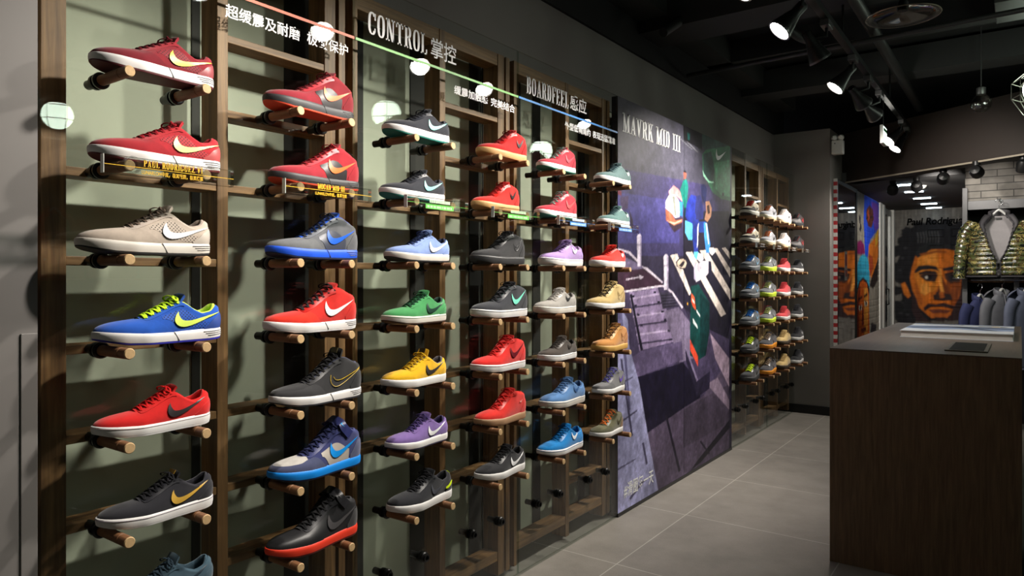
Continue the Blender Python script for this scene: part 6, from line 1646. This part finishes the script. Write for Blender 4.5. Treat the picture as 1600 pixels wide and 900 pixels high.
# size of each shoe and its shift along the pegs
FIT = [
 [(0.968, 0.005), (1.03, 0.013), (1.035, -0.015), (1.004, 0.018), (0.923, 0.003), (0.914, 0.012), (0.92, 0.01)],
 [(1.007, 0.002), (1.005, 0.021), (1.029, 0.014), (1.024, 0.007), (1.031, 0.027), (1.05, 0.024), (1.044, 0.014)],
 [(0.975, -0.009), (0.946, -0.029), (0.969, -0.004), (0.97, -0.019), (0.96, -0.021), (0.92, -0.007), (0.994, 0.009)],
 [(0.939, 0.024), (0.91, -0.018), (1.011, -0.003), (1.052, 0.008), (1.013, 0.001), (0.971, 0.013), (0.971, 0.013)],
 [(0.875, -0.029), (0.96, -0.033), (1.035, 0.013), (0.957, -0.039), (0.892, -0.02), (1.039, 0.024), (1.032, 0.007)],
 [(0.996, 0.052), (0.911, 0.062), (0.977, -0.004), (1.039, -0.024), (1.003, 0.021), (0.894, 0.005), (0.888, -0.016)],
]
for c in range(6):
    for k in range(7):
        st = NEAR[c][k]
        rz = math.radians(random.uniform(-2.0, 1.5))
        zb = ROW0 - k * DROW + PEG_R + .0003
        ro = build_shoe(st, KIND_NAME[st['kind']], (SHOE_X, col_y(c) + FIT[c][k][1], zb), rz, True)
        ro.scale = (FIT[c][k][0],) * 3
        tag(ro, '%s, %s row, %s' % (st['name'], ROWN[k], COLN[c].replace(' from the grey pillar', '').replace('column beside the street poster', 'column by poster')), 'sneaker', 'sneakers on the near pegs')

FAR_ST = {
 'cream': S_('runner', 'cream running shoe with red laces', (216, 204, 176), (200, 196, 184), (60, 56, 52), (60, 60, 62), (206, 44, 32), (230, 220, 196), V=(46, 44, 44), vamp='mudguard', H=(40, 40, 42), lace_w=.0046),
 'blue': S_('runner', 'grey running shoe with blue laces', (92, 98, 106), (120, 124, 128), (50, 50, 54), (150, 190, 220), (36, 120, 214), (60, 140, 220), V=(66, 72, 80), vamp='mudguard', lace_w=.0046),
 'lime': S_('runner', 'black running shoe with lime laces', (52, 54, 58), (60, 62, 64), (40, 40, 42), (60, 64, 66), (206, 236, 40), (50, 52, 54), V=(46, 46, 50), vamp='mudguard', lace_w=.0046),
 'silver': S_('runner', 'silver running shoe with orange trim', (150, 150, 156), (206, 196, 170), (210, 180, 120), (60, 60, 64), (196, 110, 60), (70, 66, 66), V=(166, 166, 172), vamp='mudguard', H=(170, 172, 178)),
 'volt': S_('runner', 'grey running shoe with lime sole', (84, 86, 90), (206, 230, 60), (196, 226, 50), (170, 172, 176), (150, 156, 90), (60, 62, 64), V=(120, 122, 126), vamp='mudguard'),
 'orange': S_('runner', 'black running shoe with orange sole', (54, 52, 56), (236, 150, 40), (226, 134, 36), (120, 110, 120), (130, 110, 90), (60, 56, 60), V=(74, 74, 80), vamp='mudguard'),
 'pink': S_('runner', 'white running shoe with pink heel', (226, 222, 224), (226, 206, 180), (230, 200, 150), (90, 90, 96), (214, 206, 200), (236, 150, 170), V=(216, 212, 214), vamp='mudguard', H=(232, 170, 190)),
 'red': S_('low', 'red low sneaker with white sole', (190, 56, 62), W_, W_, None, (176, 50, 56), (120, 30, 36), fox=(190, 150, 150), vamp='none'),
 'tan': S_('low', 'tan low sneaker with dark sole', (196, 168, 112), (80, 70, 58), (60, 52, 44), None, (176, 148, 96), (150, 124, 80), vamp='none'),
 'blackred': S_('runner', 'black running shoe with red trim', (44, 42, 44), (60, 60, 62), (50, 50, 52), (190, 50, 50), (40, 40, 42), (180, 46, 50), H=(180, 50, 54), V=(120, 116, 116), vamp='mudguard'),
 'blackwhite': S_('low', 'black low sneaker with white sole', (46, 46, 50), W_, W_, (230, 230, 232), (40, 40, 44), (50, 50, 54), vamp='none', lsize=(.08, .036), lpos=(.6, .05), ltilt=.25),
}
FAR = [['cream', 'cream', 'blue', 'blue', 'blue', 'lime', 'lime'], ['silver', 'silver', 'volt', 'volt', 'volt', 'orange', 'orange'],
       ['pink', 'pink', 'red', 'red', 'red', 'tan', 'tan'], ['blackred', 'blackred'] + ['blackwhite'] * 5]
FIRST = {}
def copy_tree(o, parent=None):
    c = o.copy(); COL.objects.link(c)
    if parent is not None: c.parent = parent
    for ch in o.children: copy_tree(ch, c)
    return c
for c in range(4):
    for k in range(7):
        key = FAR[c][k]; st = FAR_ST[key]
        loc = (SHOE_X, col_y(10 + c), ROW0 - k * DROW + PEG_R + .0003)
        if key not in FIRST: FIRST[key] = ro = build_shoe(st, KIND_NAME[st['kind']], loc, 0, False)
        else: ro = copy_tree(FIRST[key])
        ro.location = loc; ro.rotation_euler = (0, 0, math.radians(random.uniform(-2.5, 2.5)))
        tag(ro, '%s, %s row, %s' % (st['name'], ROWN[k], FARN[c].replace('the street poster', 'poster').replace('the grey end wall', 'end wall')), 'sneaker', 'sneakers past the street poster')
